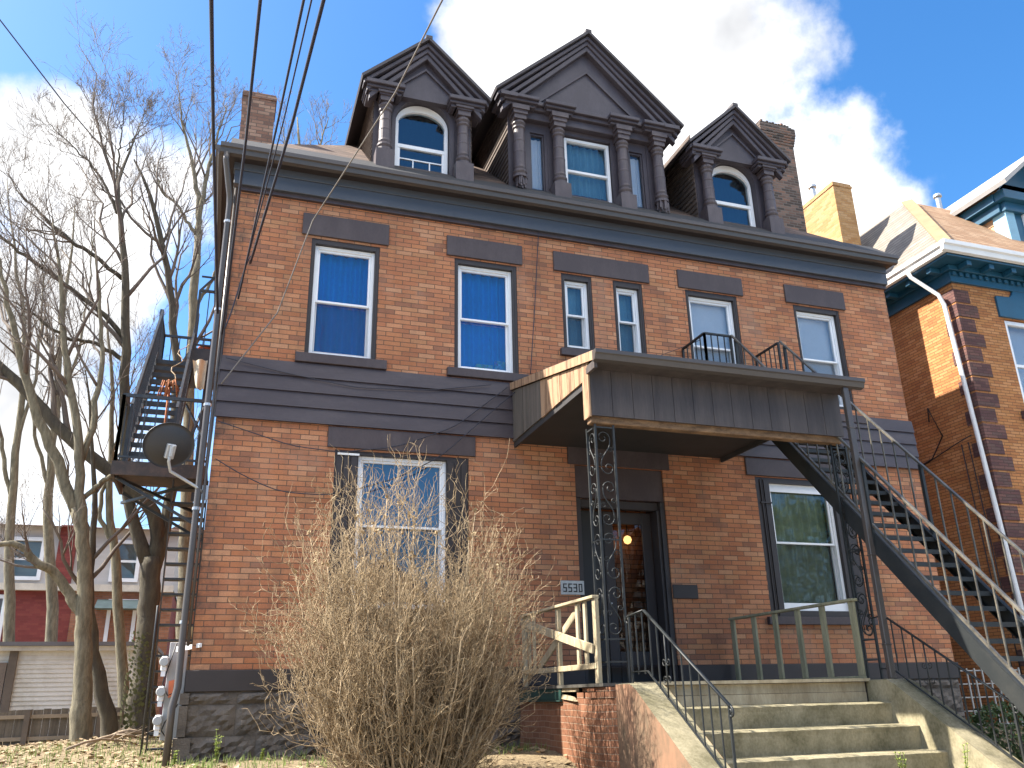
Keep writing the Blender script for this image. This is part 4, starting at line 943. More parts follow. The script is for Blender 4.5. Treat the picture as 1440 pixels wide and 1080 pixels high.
o = MB().quad((-900,-900,-2.12),(900,-900,-2.12),(900,-9.19,-2.12),(-900,-9.19,-2.12)).build('street', plain('worn_concrete_street', (.20,.19,.175), .9, .2, 1, 60, .3), None); tag(o, 'worn pale concrete street', 'street', kind='structure')
# leaf litter and grass
def scatter(N, fx, size, up):
    mb = MB(); r = RNG
    for i in range(N):
        x, y = fx(r); z = gh(x, y)+.012+r.uniform(0, up); a = r.uniform(0, 6.28); s = size*r.uniform(.6, 1.4); tl = r.uniform(-.6, .6)
        u = (math.cos(a)*s, math.sin(a)*s, tl*s); v = (-math.sin(a)*s*.6, math.cos(a)*s*.6, r.uniform(-.5, .5)*s)
        mb.quad((x-u[0],y-u[1],z-u[2]*.5),(x+v[0],y+v[1],z+v[2]),(x+u[0],y+u[1],z+u[2]*.5),(x-v[0],y-v[1],z-v[2]*.4))
    return mb
lf = lambda r: (r.uniform(-7, 0.2), r.uniform(-1.5, 7)) if r.random() < .8 else (r.uniform(0, 12), r.uniform(-3.2, -.3))
LEAF = NT('dead_leaf'); w = LEAF.add('ShaderNodeTexWhiteNoise'); sn = LEAF.add('ShaderNodeVectorMath', operation='SNAP'); sn.inputs[1].default_value = (.05,.05,.05); LEAF.link(LEAF.pos(), sn.inputs[0]); LEAF.link(sn.outputs[0], w.inputs['Vector'])
LEAF.link(LEAF.ramp(w.outputs['Value'], [(0, (.18,.12,.06)), (.4, (.28,.20,.11)), (.8, (.36,.28,.17)), (1, (.11,.07,.04))]), LEAF.b.inputs['Base Color']); LEAF.b.inputs['Roughness'].default_value = .85
tag(scatter(5000, lf, .045, .03).build('fallen_leaves', LEAF.m), 'pale dead leaves lying over the yard', 'leaves', kind='stuff')
GRASS = plain('yellow_green_grass', (.13,.17,.035), .8, .35, 5, 60, 0)
def blades(N, fx, h, w=.006):
    P = np.zeros((N, 4, 3)); R = np.zeros((N, 4))
    for i in range(N):
        x, y = fx(RNG); a = RNG.uniform(0, 6.28); b = RNG.uniform(.1, .5); L = h*RNG.uniform(.5, 1.3)
        for k_ in range(4): s = k_/3; P[i, k_] = (x+math.cos(a)*b*L*s*s, y+math.sin(a)*b*L*s*s, gh(x, y)+L*s)
        R[i] = np.array([1, .8, .55, .15])*w
    return MB().tubes(P, R, 3)
tag(blades(2600, lambda r: (r.uniform(-4.5, .4), r.uniform(-1.6, 4.5)) if r.random() < .5 else ((r.uniform(0, 4.4), r.uniform(-1.5, -.2)) if r.random() < .4 else (r.uniform(8.4, 11), r.uniform(-5, -1))), .10).build('grass', GRASS), 'sparse yellow-green grass in the yard', 'grass', kind='stuff')

# ================================================================= branching plants
def resample(P, R, K):
    P = np.array(P, float); R = np.array(R, float); s = np.concatenate([[0], np.cumsum(np.linalg.norm(np.diff(P, axis=0), axis=1))]); u = np.linspace(0, s[-1], K)
    Q = np.stack([np.interp(u, s, P[:, i]) for i in range(3)], 1)
    Q[1:-1] = .25*Q[:-2]+.5*Q[1:-1]+.25*Q[2:]
    return Q, np.interp(u, s, R)
def grow(P, R, n, rng, tmin=.25, ang=(.5, .95), fac=(.35, .65), lmax=9, up=.35, K=5, rf=.6, rmin=.004, wig=.05):
    N, Kp, _ = P.shape; L = np.linalg.norm(np.diff(P, axis=1), axis=2).sum(1)
    idx = np.repeat(np.arange(N), n); M = len(idx)
    t = tmin+(1-tmin)*rng.uniform(0, 1, M)**.75; t[::n] = .985; f = t*(Kp-1); i = np.minimum(f.astype(int), Kp-2); w = (f-i)[:, None]
    p = P[idx, i]*(1-w)+P[idx, i+1]*w; r = R[idx, i]*(1-w[:, 0])+R[idx, i+1]*w[:, 0]
    T = P[idx, i+1]-P[idx, i]; T /= np.linalg.norm(T, axis=1, keepdims=True)+1e-9
    q = rng.normal(size=(M, 3)); q -= (q*T).sum(1, keepdims=True)*T; q /= np.linalg.norm(q, axis=1, keepdims=True)
    a = rng.uniform(*ang, M)[:, None]; d = T*np.cos(a)+q*np.sin(a)
    ln = np.minimum(L[idx]*rng.uniform(*fac, M)*(1.15-.55*t), lmax); s = np.linspace(0, 1, K)
    u = np.array([0, 0, 1.])
    C = p[:, None, :]+d[:, None, :]*(ln[:, None]*s[None])[:, :, None]+u*(up*ln[:, None]*s[None]**2)[:, :, None]
    C[:, 1:] += rng.normal(size=(M, K-1, 3))*(wig*ln)[:, None, None]*s[None, 1:, None]
    r0 = np.maximum(np.minimum(r*rf, ln*.03+.004), rmin); Rr = np.maximum(r0[:, None]*(1-.75*s[None]), rmin*.6)
    return C, Rr
BARK_D = two_tone('dark_bark', (.055,.045,.033), (.11,.095,.06), 6, .4, .65, .9, (2,2,.35), 1., .03)
BARK_L = two_tone('grey_green_bark', (.12,.105,.07), (.24,.21,.14), 9, .42, .62, .95, (2,2,.45), 1., .035)
TWIG = plain('twig_bark', (.135,.108,.088), .9, .3, 2, 20, 0)
TWIGL = plain('tan_twig_bark', (.27,.21,.145), .9, .3, 2, 20, 0)
def tree(label, D, limbs, seed, n=(8, 6, 5, 3), bark=BARK_L, twig=TWIG, tmin=.3, group=None, rmin=.0045, up=.3):
    rng = np.random.default_rng(seed); LP, LR = [], []
    K = 22
    for li, lim in enumerate(limbs):
        pts, rad = [], []
        for j, (px, py, r) in enumerate(lim):
            x, y, z = at(px, py, D); pts.append((x, y+(math.sin(li*2.1+j*.5)*.05*j if li else 0), z)); rad.append(r)
        if li == 0: pts.insert(0, (pts[0][0]-.02, D, min(pts[0][2]-.5, -1.7))); rad.insert(0, rad[0]*1.35)
        Q, R = resample(pts, rad, K); Q[2:-1] += rng.normal(size=(K-3, 3))*.018; LP.append(Q); LR.append(R)
    P, R = np.array(LP), np.array(LR)
    root = thing('bare_tree', label, 'tree', tuple(P[0, 1]), group)
    MB().tubes(P, R, 10).build('trunk', bark, root, True)
    cr = MB(); A, AR = P[(0 if len(limbs) == 1 else 1):], R[(0 if len(limbs) == 1 else 1):]
    for lev, k_ in enumerate(n):
        A, AR = grow(A, AR, k_+(4 if lev == 0 else 0), rng, ang=((.35,.8),(.35,.8),(.4,.9),(.4,.95))[lev], tmin=tmin if lev == 0 else .2, fac=((.2,.42),(.35,.6),(.3,.6),(.3,.6))[lev], lmax=(2.6,1.5,.8,.4)[lev], up=up, rmin=rmin, wig=.045, K=(7,5,4,3)[lev])
        cr.tubes(A, AR, (5,4,3,3)[lev])
    cr.build('crown', twig, root)
    return root
G_ = 'bare trees beside the house'
tree('dark forked bare tree with ivy on its trunk, right behind the fire escape stairs', 6.5, [
    [(193,1042,.33),(203,960,.24),(210,870,.21),(213,785,.20)],
    [(212,800,.17),(192,752,.13),(178,715,.12),(175,607,.11),(178,504,.10),(180,420,.085),(174,330,.065),(168,290,.05),(163,248,.04),(182,205,.025),(195,160,.01)],
    [(214,800,.17),(228,745,.15),(204,703,.14),(160,665,.135),(120,640,.13),(80,600,.125),(45,560,.12),(0,512,.11),(-60,450,.09),(-120,380,.05)],
    [(216,800,.15),(238,730,.12),(243,690,.11),(246,600,.1),(248,480,.09),(240,420,.08),(230,355,.07),(218,295,.05),(190,235,.02)],
    [(178,480,.06),(150,445,.055),(115,417,.05),(71,387,.045),(30,360,.035),(-20,320,.02)],
    [(172,392,.05),(140,365,.045),(100,342,.04),(65,310,.03),(30,275,.02),(8,240,.008)],
    [(165,300,.04),(150,262,.032),(130,230,.025),(100,200,.015),(65,165,.006)],
    [(165,262,.035),(152,228,.025),(141,192,.015),(130,150,.006)], [(164,255,.03),(168,218,.022),(172,182,.014),(176,138,.006)], [(179,212,.02),(192,188,.014),(208,148,.006)],
    [(178,510,.05),(165,500,.05),(130,480,.04),(95,478,.035),(60,455,.03),(20,430,.015)]], 5, (6, 6, 5, 2), BARK_D, group=G_)
tree('straight pale grey bare tree in front of the leaning board fence', 5.5, [
    [(112,1056,.20),(117,946,.155),(118,876,.145),(120,805,.13),(116,745,.12),(106,715,.11)],
    [(110,728,.11),(80,649,.105),(62,607,.095),(44,557,.085),(27,489,.065),(6,400,.04),(-10,320,.015)],
    [(118,770,.1),(114,720,.09),(114,625,.085),(98,542,.075),(89,474,.06),(85,400,.045),(72,300,.015)],
    [(114,650,.06),(130,600,.065),(140,540,.055),(143,490,.045),(138,400,.03),(128,320,.01)],
    [(117,865,.11),(100,838,.1),(91,823,.09),(75,803,.085),(53,791,.075),(30,772,.06),(10,765,.05),(-40,785,.02)],
    [(118,700,.05),(150,672,.045),(185,660,.04),(215,668,.02)]], 9, (5, 6, 4, 2), BARK_L, group=G_)
tree('leaning bare tree whose trunk touches the straight pale one', 6.2, [[(157,1030,.16),(146,985,.14),(133,929,.12),(127,880,.1),(125,800,.075),(131,740,.06),(134,690,.05),(128,600,.035),(120,520,.012)]], 21, (5, 6, 4, 2), BARK_D, tmin=.4, group=G_)
tree('slender bare tree between the pale trunk and the dark forked trunk', 8., [[(176,1030,.13),(172,929,.11),(164,858,.105),(164,788,.1),(156,745,.085),(151,700,.075),(156,620,.06),(160,540,.045),(150,450,.02)],
    [(160,765,.06),(140,735,.05),(142,700,.045),(170,600,.03),(190,520,.012)]], 33, (6, 6, 4, 2), BARK_L, tmin=.35, group=G_)
tree('tall bare tree rising beside the roof corner behind the fire escape', 9.5, [[(262,1020,.2),(258,850,.17),(262,700,.15),(268,540,.13),(271,437,.12),(277,360,.11)],
    [(276,372,.1),(280,283,.075),(270,227,.05),(257,173,.03),(250,128,.01)], [(277,365,.09),(282,300,.07),(292,240,.05),(306,195,.03),(318,150,.01)],
    [(276,330,.05),(250,290,.04),(225,265,.03),(215,225,.012)], [(272,440,.05),(300,390,.04),(318,330,.02),(330,270,.008)]], 41, (6, 6, 5, 2), BARK_L, tmin=.2, group=G_)
tree('thin bare tree at the far edge behind the long dark limb', 12., [[(14,1010,.15),(10,900,.13),(14,760,.11),(22,650,.095),(36,480,.06),(18,330,.03),(10,250,.01)],
    [(16,700,.06),(0,620,.05),(-15,520,.03),(-20,420,.01)], [(24,620,.05),(50,540,.04),(60,440,.03),(64,330,.01)]], 55, (4, 6, 4, 2), BARK_L, tmin=.2, group=G_)
tree('bare tree beside the thin one, its crown mixing over the white garage', 13., [[(70,1000,.16),(72,850,.14),(66,720,.12),(78,600,.1),(84,480,.07),(98,380,.04),(105,290,.015)],
    [(72,700,.06),(50,620,.05),(40,520,.03),(30,400,.01)], [(80,580,.05),(110,500,.04),(128,400,.025),(135,300,.01)]], 61, (4, 6, 4, 2), BARK_L, tmin=.2, group=G_)
tree('far bare treetops showing over the roof beside the brick chimney', 24., [[(430,520,.22),(428,330,.16),(424,230,.1),(418,165,.03)], [(428,300,.09),(445,220,.06),(462,165,.02)], [(428,320,.08),(404,230,.05),(398,180,.02)]], 71, (7, 5, 4, 1), BARK_L, tmin=.35, rmin=.009)
# ivy on the dark trunk: part of that tree
root = [o for o in bpy.data.objects if o.get('label', '').startswith('dark forked')][0]
mb = MB()
for i in range(420):
    t = RNG.uniform(0, 1)**1.3; x, y, z = at(190+14*t, 1040-150*t, 6.5); r = .33-.1*t; a = RNG.uniform(PI, 2*PI); s = RNG.uniform(.02, .045)
    c = Vector((x+r*math.cos(a)*1.02, 6.5+r*math.sin(a)*1.02, z)); u = Vector((-math.sin(a), math.cos(a), 0))*s; v = Vector((math.cos(a)*.4, math.sin(a)*.4, .9))*s
    mb.quad(tuple(c-u), tuple(c-v), tuple(c+u), tuple(c+v))
tag(mb.build('ivy', plain('ivy_leaf', (.11,.12,.045), .6, .4, 8, 40, 0), root))
# ------------------------------------------------ the big tan shrub
sh = thing('bare_shrub', 'big leafless tan shrub with dry seed heads in front of the lower window', 'shrub', (2.36,-2.6,-1.4))
rng = np.random.default_rng(17); N0 = 210; K = 9
az = rng.uniform(0, 2*PI, N0); rad = np.sqrt(rng.uniform(0, 1, N0)); tall = rng.random(N0) < .2
s = np.linspace(0, 1, K)
base = np.stack([2.37+.22*rad*np.cos(az), -2.6+.2*rad*np.sin(az), np.full(N0, -1.5)], 1)
H = np.where(tall, rng.uniform(2.6, 3.4, N0), rng.uniform(1.3, 2.5, N0))*(1-.22*rad**2); out = rad*rng.uniform(.9, 1.3, N0)*np.where(tall, 1.12, 1)
P = np.zeros((N0, K, 3))
P[:, :, 0] = base[:, None, 0]+(np.cos(az)*out)[:, None]*(s**.62)[None]*1.0; P[:, :, 1] = base[:, None, 1]+(np.sin(az)*out)[:, None]*(s**.62)[None]*.8
P[:, :, 2] = base[:, None, 2]+H[:, None]*(s**1.05)[None]
P[:, 1:] += np.cumsum(rng.normal(size=(N0, K-1, 3))*.022, 1)
R = np.where(tall, .009, .012)[:, None]*(1-.7*s[None])+.0015
STEM = two_tone('shrub_stem', (.20,.14,.075), (.42,.32,.20), 4, .4, .6, .85, (1,1,1), 0)
TW = two_tone('shrub_twig', (.165,.105,.05), (.45,.345,.205), 9, .42, .64, .85, (1,1,1), 0)
MB().tubes(P, R, 5).build('stems', STEM, sh)
c1 = grow(P, R, 13, rng, .12, (.4,1.0), (.15,.34), .7, .25, 5, .62, .0042, .07)
c2 = grow(c1[0], c1[1], 4, rng, .1, (.4,1.1), (.3,.75), .30, .25, 4, .75, .0036, .10)
c3 = grow(c2[0], c2[1], 1, rng, .2, (.5,1.2), (.3,.8), .14, .2, 3, .8, .0032, .10)
m = MB().tubes(c1[0], c1[1], 3).tubes(c2[0], c2[1], 3).tubes(c3[0], c3[1], 3); m.build('twigs', TW, sh)
tips = np.concatenate([P[tall, -1], P[tall, -2]+rng.normal(size=(tall.sum(), 3))*.04]); SEED = two_tone('dry_seed_head', (.24,.15,.07), (.5,.38,.22), 30, .4, .6, .9)
protos = []
for v in range(3):
    m = MB(); rr = random.Random(v)
    for i in range(7):
        a, b = rr.uniform(0, 6.28), rr.uniform(-.6, 1.2); d = Vector((math.cos(a)*math.cos(b), math.sin(a)*math.cos(b), math.sin(b)))*rr.uniform(.022, .042); u = d.cross(Vector((.3,.5,.8))).normalized()*.016
        m.quad((0,0,0), tuple(d*.5+u), tuple(d), tuple(d*.5-u))
    m.lathe([(.003,-.012),(.013,0),(.012,.012),(.002,.024)], (0,0,0), 6)
    protos.append(m)
lst = [tuple(t) for t in tips if t[2] > .9][:90]
for i, t in enumerate(lst):
    src = protos[i % 3]
    if i < 3:
        o = src.build('seed_head', SEED, None); o.parent = sh; protos_o = globals().setdefault('PO', []); protos_o.append(o)
    else: o = PO[i % 3].copy(); COL.objects.link(o); o.parent = sh
    o.location = Vector(t)-sh.location; o.rotation_euler = (RNG.uniform(-.8,.8), RNG.uniform(-.8,.8), RNG.uniform(0,6)); o.scale = (1.15,)*3
# green shrub by the stairs, weeds, sticks
def leafy(name, label, cat, c, rx, ry, rz_, N, s, mat):
    root = thing(name, label, cat, (c[0],c[1],gh(c[0],c[1]))); m = MB()
    for i in range(N):
        d = Vector(RNG.normal(size=3)); d.normalize(); d *= RNG.uniform(.55, 1)**.5; p = Vector((c[0]+d.x*rx, c[1]+d.y*ry, c[2]+d.z*rz_))
        u = Vector(RNG.normal(size=3)).normalized()*s; v = u.cross(Vector(RNG.normal(size=3))).normalized()*s*.6; m.quad(tuple(p-u), tuple(p+v), tuple(p+u), tuple(p-v))
    m.build('foliage', mat, root); t = MB()
    for i in range(9): a = i*.7; t.tube([(c[0],c[1],gh(c[0],c[1])-.05),(c[0]+.3*rx*math.cos(a),c[1]+.3*ry*math.sin(a),c[2]-.3*rz_),(c[0]+.7*rx*math.cos(a),c[1]+.7*ry*math.sin(a),c[2]+.3*rz_)], .01, 5)
    t.build('stems', TWIG, root)
leafy('green_shrub', 'low dark green shrub under the foot of the steel stairs', 'shrub', (9.95,-3.2,-.98), .55, .45, .40, 2200, .03, plain('dark_green_leaf', (.05,.085,.022), .6, .4, 6, 40, 0))
def weed(c, h, label, n=5):
    root = thing('weed', label, 'weed', c); st_, lv = MB(), MB()
    for i in range(n):
        a = RNG.uniform(0, 6.28); L = h*RNG.uniform(.6, 1); pts = [(c[0]+math.cos(a)*.08*s_*L*2, c[1]+math.sin(a)*.08*s_*L*2, c[2]+L*s_) for s_ in np.linspace(0, 1, 6)]; st_.tube(pts, .004, 4)
        for p in pts[1:]:
            for q in range(4):
                u = Vector((math.cos(a+q*1.6+p[2]*9), math.sin(a+q*1.6+p[2]*9), .5))*RNG.uniform(.02,.04); v = u.cross(Vector((0,0,1))).normalized()*.011; P0 = Vector(p); lv.quad(tuple(P0), tuple(P0+u*.5+v), tuple(P0+u), tuple(P0+u*.5-v))
    st_.build('stems', GRASS, root); lv.build('leaves', plain('lime_leaf', (.26,.32,.07), .6, .3, 6, 40, 0), root)
weed((.42,-.35,-1.12), .42, 'small lime green weed sprouting against the stone foundation near the corner')
weed((.95,-.45,-1.14), .2, 'low green weed at the foot of the stone foundation, nearer the shrub')
weed((-.05,-.4,-1.12), .2, 'low green weed below the downspout at the house corner')
weed((8.62,-4.75,-1.78), 1.0, 'lime green weed growing against the bare concrete cheek wall', 8)
weed((9.0,-4.6,-1.78), 1.0, 'taller green weed between the cheek wall and the steel stairs')
weed((6.75,-4.88,-1.3), .36, 'pale weed sprouting from the middle of the step edge', 5)
weed((7.5,-4.9,-1.3), .36, 'pale dry weed on the lower steps beside the bare cheek wall', 4)
weed((5.3,-4.0,-1.6), .3, 'small weed on the step', 0) if 0 else None
for i, (p, q, r, lab) in enumerate((((150,1040,4),(205,1022,4.2),.05,'thick pale broken branch lying by the dark trunk'), ((120,1062,3.5),(190,1035,4),.03,'thin bare branch lying across the leaf litter'), ((90,1075,2.5),(175,1048,3.4),.022,'crooked stick on the ground near the pale trunk'))):
    a, b = Vector(at(*p)), Vector(at(*q)); a.z = gh(a.x, a.y)+r+.04; b.z = gh(b.x, b.y)+r+.10; mid = a.lerp(b, .5)+Vector((.03,.1,.08))
    root = thing('fallen_branch', lab, 'branch', tuple(a)); MB().tube([tuple(a), tuple(a.lerp(mid,.5)+Vector((0,0,.02))), tuple(mid), tuple(b)], [r, r*.9, r*.8, r*.55], 8).build('stem', TWIGL, root, True)
    A, AR = grow(np.array([[a, a.lerp(mid,.6), mid, mid.lerp(b,.5), b]]), np.array([[r]*5]), 7, RNG, .2, (.4,.9), (.3,.6), .7, .1, 5, .5, .004, .06); MB().tubes(A, AR, 4).build('twigs', TWIGL, root)

# ================================================================= background houses, garage, fence
rh = thing('brick_house', 'red brick house with a pale upper storey behind the bare trees', 'house', (-5,24,-1.2))
mb = front_wall(-13, -1.3, -1.5, 3.30, [(-7.4,-6.35,1.5,3.0),(-3.2,-2.4,1.2,2.9)], 20.); mb.quad((-1.3,20,-1.5),(-1.3,30,-1.5),(-1.3,30,3.3),(-1.3,20,3.3)); mb.quad((-13,20.5,-1.5),(-1.3,20.5,-1.5),(-1.3,20.5,3.3),(-13,20.5,3.3)); mb.build('wall', RBRICK, rh)
MB().box(-4.35, -1.25, 19.96, 19.998, -1.5, 3.28).build('brown_brick_bay', OBRICK, rh)
MB().box(-13, -1.25, 19.75, 20.0, 3.20, 3.42).build('ledge', plain('cream_trim', (.55,.5,.42), .7), rh)
mb = front_wall(-13, -1.3, 3.42, 5.35, [(-6.4,-5.5,3.6,4.9),(-3.3,-2.5,3.6,4.9)], 20.02); mb.quad((-1.3,20.02,3.42),(-1.3,30,3.42),(-1.3,30,5.35),(-1.3,20.02,5.35)); mb.quad((-13,20.5,3.42),(-1.3,20.5,3.42),(-1.3,20.5,5.35),(-13,20.5,5.35)); mb.build('upper_wall', plain('pale_grey_siding', (.46,.44,.42), .8, .12, 1, 20, .2, stretch=(1,1,8)), rh)
MB().box(-5.05, -4.5, 19.9, 20.015, 3.43, 5.4).build('red_panel', RBRICK, rh)
for a, b, z0, z1 in ((-7.4,-6.35,1.5,3.0),(-3.2,-2.4,1.2,2.9),(-6.4,-5.5,3.6,4.9),(-3.3,-2.5,3.6,4.9)):
    w_ = ring(MB(), a-.06, b+.06, z0-.06, z1+.06, .12, 19.93, 20.1).build('window', WHITE, rh); MB().box(a, b, 20.05, 20.09, (z0+z1)/2-.04, (z0+z1)/2+.04).build('meeting_rail', WHITE, w_)
    MB().quad((a,20.09,z0),(b,20.09,z0),(b,20.09,z1),(a,20.09,z1)).build('glass_pane', GLASS_D, w_)
mb = MB().quad((-13.3,19.6,5.3),(-1.0,19.6,5.3),(-1.0,24,6.1),(-13.3,24,6.1)).quad((-1.0,30.4,5.3),(-13.3,30.4,5.3),(-13.3,24,6.1),(-1.0,24,6.1)).poly([(-1.3,20.02,5.35),(-1.3,30,5.35),(-1.3,24,6.05)]); mb.build('roof', shingles('far_brown_shingles', [(.20,.12,.085),(.16,.1,.07),(.24,.15,.11)], .4, .08), rh)
MB().prism([(-3.6,19.3,2.6),(-3.6,19.95,2.95),(-3.6,19.98,2.6)], (1.6,0,0)).build('awning', plain('teal_awning', (.17,.22,.20), .7), rh)
bh = thing('brick_house', 'narrow brown brick house seen between the treads of the fire escape', 'house', (-.2,31,-1.2))
mb = front_wall(-2.2, -.30, -1.5, 6.2, [], 26.); mb.quad((-.3,26,-1.5),(-.3,33,-1.5),(-.3,33,6.2),(-.3,26,6.2)); mb.quad((-2.2,26,-1.5),(-2.2,26,6.2),(-2.2,33,6.2),(-2.2,33,-1.5)); mb.quad((-2.2,33,-1.5),(-2.2,33,6.2),(-.3,33,6.2),(-.3,33,-1.5)); mb.build('wall', OBRICK, bh)
MB().prism([(-2.4,25.8,6.15),(-.1,25.8,6.15),(-1.25,25.8,6.9)], (0,7.4,0)).build('roof', MATS['far_brown_shingles'], bh)
MB().box(-1.0, -.55, 25.9, 25.99, -.4, 2.6).build('siding_panel', plain('pale_yellow_siding', (.6,.48,.26), .8, .1), bh)
MB().box(-1.8, -1.2, 25.9, 25.99, 3.2, 4.6).build('window', plain('far_window', (.10,.11,.12), .2), bh)
ga = thing('garage', 'low white clapboard garage with a flat dark roof behind the trees', 'garage', (-4,13,-1.2))
MB().box(-8.5, -1.25, 10.6, 15, -1.5, .86).build('wall', plain('dark_core', (.3,.28,.25), .8), ga)
m = MB()
for j in range(22):
    z = -1.35+j*.098; m.prism([(-8.52,10.59,z),(-8.52,10.56,z),(-8.52,10.585,z+.10),(-8.52,10.59,z+.10)], (7.3,0,0))
m.build('clapboard', two_tone('dirty_white_paint', (.50,.46,.38), (.66,.63,.56), 1.2, .35, .55, .8, (1,1,1), .1), ga)
MB().box(-8.6, -1.15, 10.4, 15.2, .80, .90).build('fascia', plain('cream_fascia', (.6,.56,.48), .7), ga)
MB().box(-8.7, -1.1, 10.3, 15.3, .903, .99).build('roof', plain('grey_tar_roof', (.13,.125,.13), .8, .3, 1), ga)
MB().box(-4.12, -3.95, 10.5, 10.555, -1.4, .8).build('corner_post', plain('old_brown_post', (.13,.1,.075), .8), ga)
MB().box(-4.55, -4.14, 10.5, 10.555, -.6, .55).build('window', plain('brown_shutter', (.17,.13,.10), .8), ga)
fn = thing('board_fence', 'old dark grey board fence, sagging, in front of the white garage', 'fence', (-2.4,7.6,-1.2))
m = MB(); rr = random.Random(6); x = -9.4
while x < -1.35:
    w = rr.uniform(.13, .19); t = (x+4.6)/3.25; zt = -.50+.08*max(0, t)+rr.uniform(-.02,.02); m.prism([(x,7.6+rr.uniform(-.01,.01),-1.6),(x+w-.008,7.6,-1.6),(x+w-.008,7.6,zt+rr.uniform(-.015,.015)),(x,7.6,zt)], (0,.02,0)); x += w
m.build('boards', two_tone('grey_fence_wood', (.09,.072,.052), (.19,.155,.115), 2, .4, .65, .9, (5,5,.4), .5), fn)
for z in (-.62, -1.02): MB().bar((-9.4,7.57,z), (-1.36,7.57,z+.05), .05, .07).build('rail', TWIGL, fn)
for x in (-9.2, -7.6, -6.0, -4.5, -3.05, -1.75): MB().box(x-.05, x+.05, 7.50, 7.56, -1.7, -.45).build('post', plain('old_brown_post', (.13,.1,.075), .8), fn)

# ================================================================= wires
WIRE = plain('wire_sheath', (.018,.018,.03), .5, .2, 3, 30, 0); WIRET = plain('pale_wire_sheath', (.16,.14,.12), .6, .2, 3, 30, 0)
def wire(name, pts, r, label, sag=0., mat=WIRE, group=None, ext=True):
    """pts: (px,py,y) seen points, first one extended back over the street"""
    P = [Vector(at(*p)) for p in pts]
    if ext: P.insert(0, P[0]+(P[0]-P[1])*1.6)
    out = []
    for a, b in zip(P, P[1:]):
        for i in range(9):
            t = i/9; q = a.lerp(b, t); q.z -= sag*4*t*(1-t); out.append(tuple(q))
    out.append(tuple(P[-1]))
    tag(MB().tube(out, r, 6).build(name, mat), label, 'wire', group)
GW = 'service wires coming over the street to the house corner'
wire('overhead_wire', [(297,0,-6),(300,190,-3.2),(306,440,-.25)], .020, 'thick dark wire, the one farthest from the dormers, passing just outside the house corner', 0, WIRE, GW)
wire('overhead_wire', [(366,0,-6),(346,195,-3.0),(312,470,-.15)], .017, 'dark wire crossing in front of the brick chimney on the corner', 0, WIRE, GW)
wire('overhead_wire', [(427,0,-6),(392,165,-3.2),(335,420,-.12)], .014, 'dark wire next to the chimney, outermost of three close together', 0, WIRE, GW)
wire('overhead_wire', [(438,0,-6),(400,165,-3.2),(344,380,-.12)], .009, 'thinnest wire, in the middle of three close together', 0, WIRE, GW)
wire('overhead_wire', [(455,0,-6),(412,170,-3.2),(352,370,-.12)], .019, 'thick wire of three close together, the one nearest the first dormer', 0, WIRE, GW)
wire('overhead_wire', [(622,0,-6),(556,130,-3.6),(440,310,-1.0),(390,440,-.35),(311,540,-.1)], .010, 'thin pale wire crossing in front of the first dormer to the brown siding', 0, WIRET, GW)
wire('overhead_wire', [(0,28,8),(90,145,9),(180,250,10)], .017, 'thin wire slanting down behind the bare treetops', 0, WIRE, None)
def cable(pts, r, label, mat=WIRE):
    tag(MB().tube(resample([at(px, py, y) for px, py, y in pts], [r]*len(pts), 30)[0], r, 5).build('wall_cable', mat), label, 'cable')
cable([(316,462,-.07),(325,440,-.07),(345,375,-.09),(352,360,-.12)], .011, 'bundle of wires running down the bricks at the house corner')
cable([(758,282,-.13),(757,330,-.05),(752,430,-.04),(746,526,-.06)], .008, 'dark cable hanging straight down the bricks from the gutter')
cable([(318,503,-.09),(400,524,-.075),(500,545,-.07),(600,549,-.07),(690,541,-.09)], .007, 'thin cable drooping across the brown siding')
cable([(306,592,-.08),(345,605,-.06),(410,627,-.05),(480,636,-.06),(560,628,-.08),(640,600,-.10),(713,545,-.1)], .008, 'cable looping below the siding and over the wide lintel')
cable([(303,645,-.08),(340,668,-.05),(392,692,-.04),(470,697,-.06),(560,672,-.12),(620,642,-.14),(690,580,-.14),(740,538,-.2)], .008, 'cable drooping across the lower bricks to the side board of the wide window')
cable([(915,505,-.03),(950,492,-.04),(985,478,-.03)], .006, 'short thin cable on the bricks above the porch roof')
# ================================================================= across the street (mirrored in the window panes)
def far_house(x0, x1, label, wall, ze, za):
    h = thing('gabled_house', label, 'house', ((x0+x1)/2,-32,-2)); y = -28.; c = (x0+x1)/2
    ops = [(c-2.2,c-1.2,0,1.8),(c+1.2,c+2.2,0,1.8),(c-.5,c+.5,3.2,4.8)]
    m = MB()
    for a, b, p, q in ops: m.box(a, b, y+.0, y+.02, p, q)
    b_ = MB().box(x0, x1, y-8, y, -2.2, ze).prism([(x0,y-8,ze),(x1,y-8,ze),(c,y-8,za)], (0,8,0)).build('wall', wall, h)
    m.build('window', MATS['far_window'], h)
    roof_pair(MB(), c, (x1-x0)/2+.4, ze-.3, za+.1, .15, -36.4, -27.5).build('roof', MATS['far_brown_shingles'], h)
far_house(17, 25, 'pale gabled house on the far side of the street', plain('far_cream_siding', (.5,.46,.38), .8), 4.0, 7.6)
far_house(3, 12, 'brown gabled house on the far side of the street', OBRICK, 2.6, 5.6)
leafy('evergreen_tree', 'dark evergreen on the far side of the street', 'tree', (34,-31,4.5), 5, 4, 6.5, 16000, .13, MATS['dark_green_leaf'])
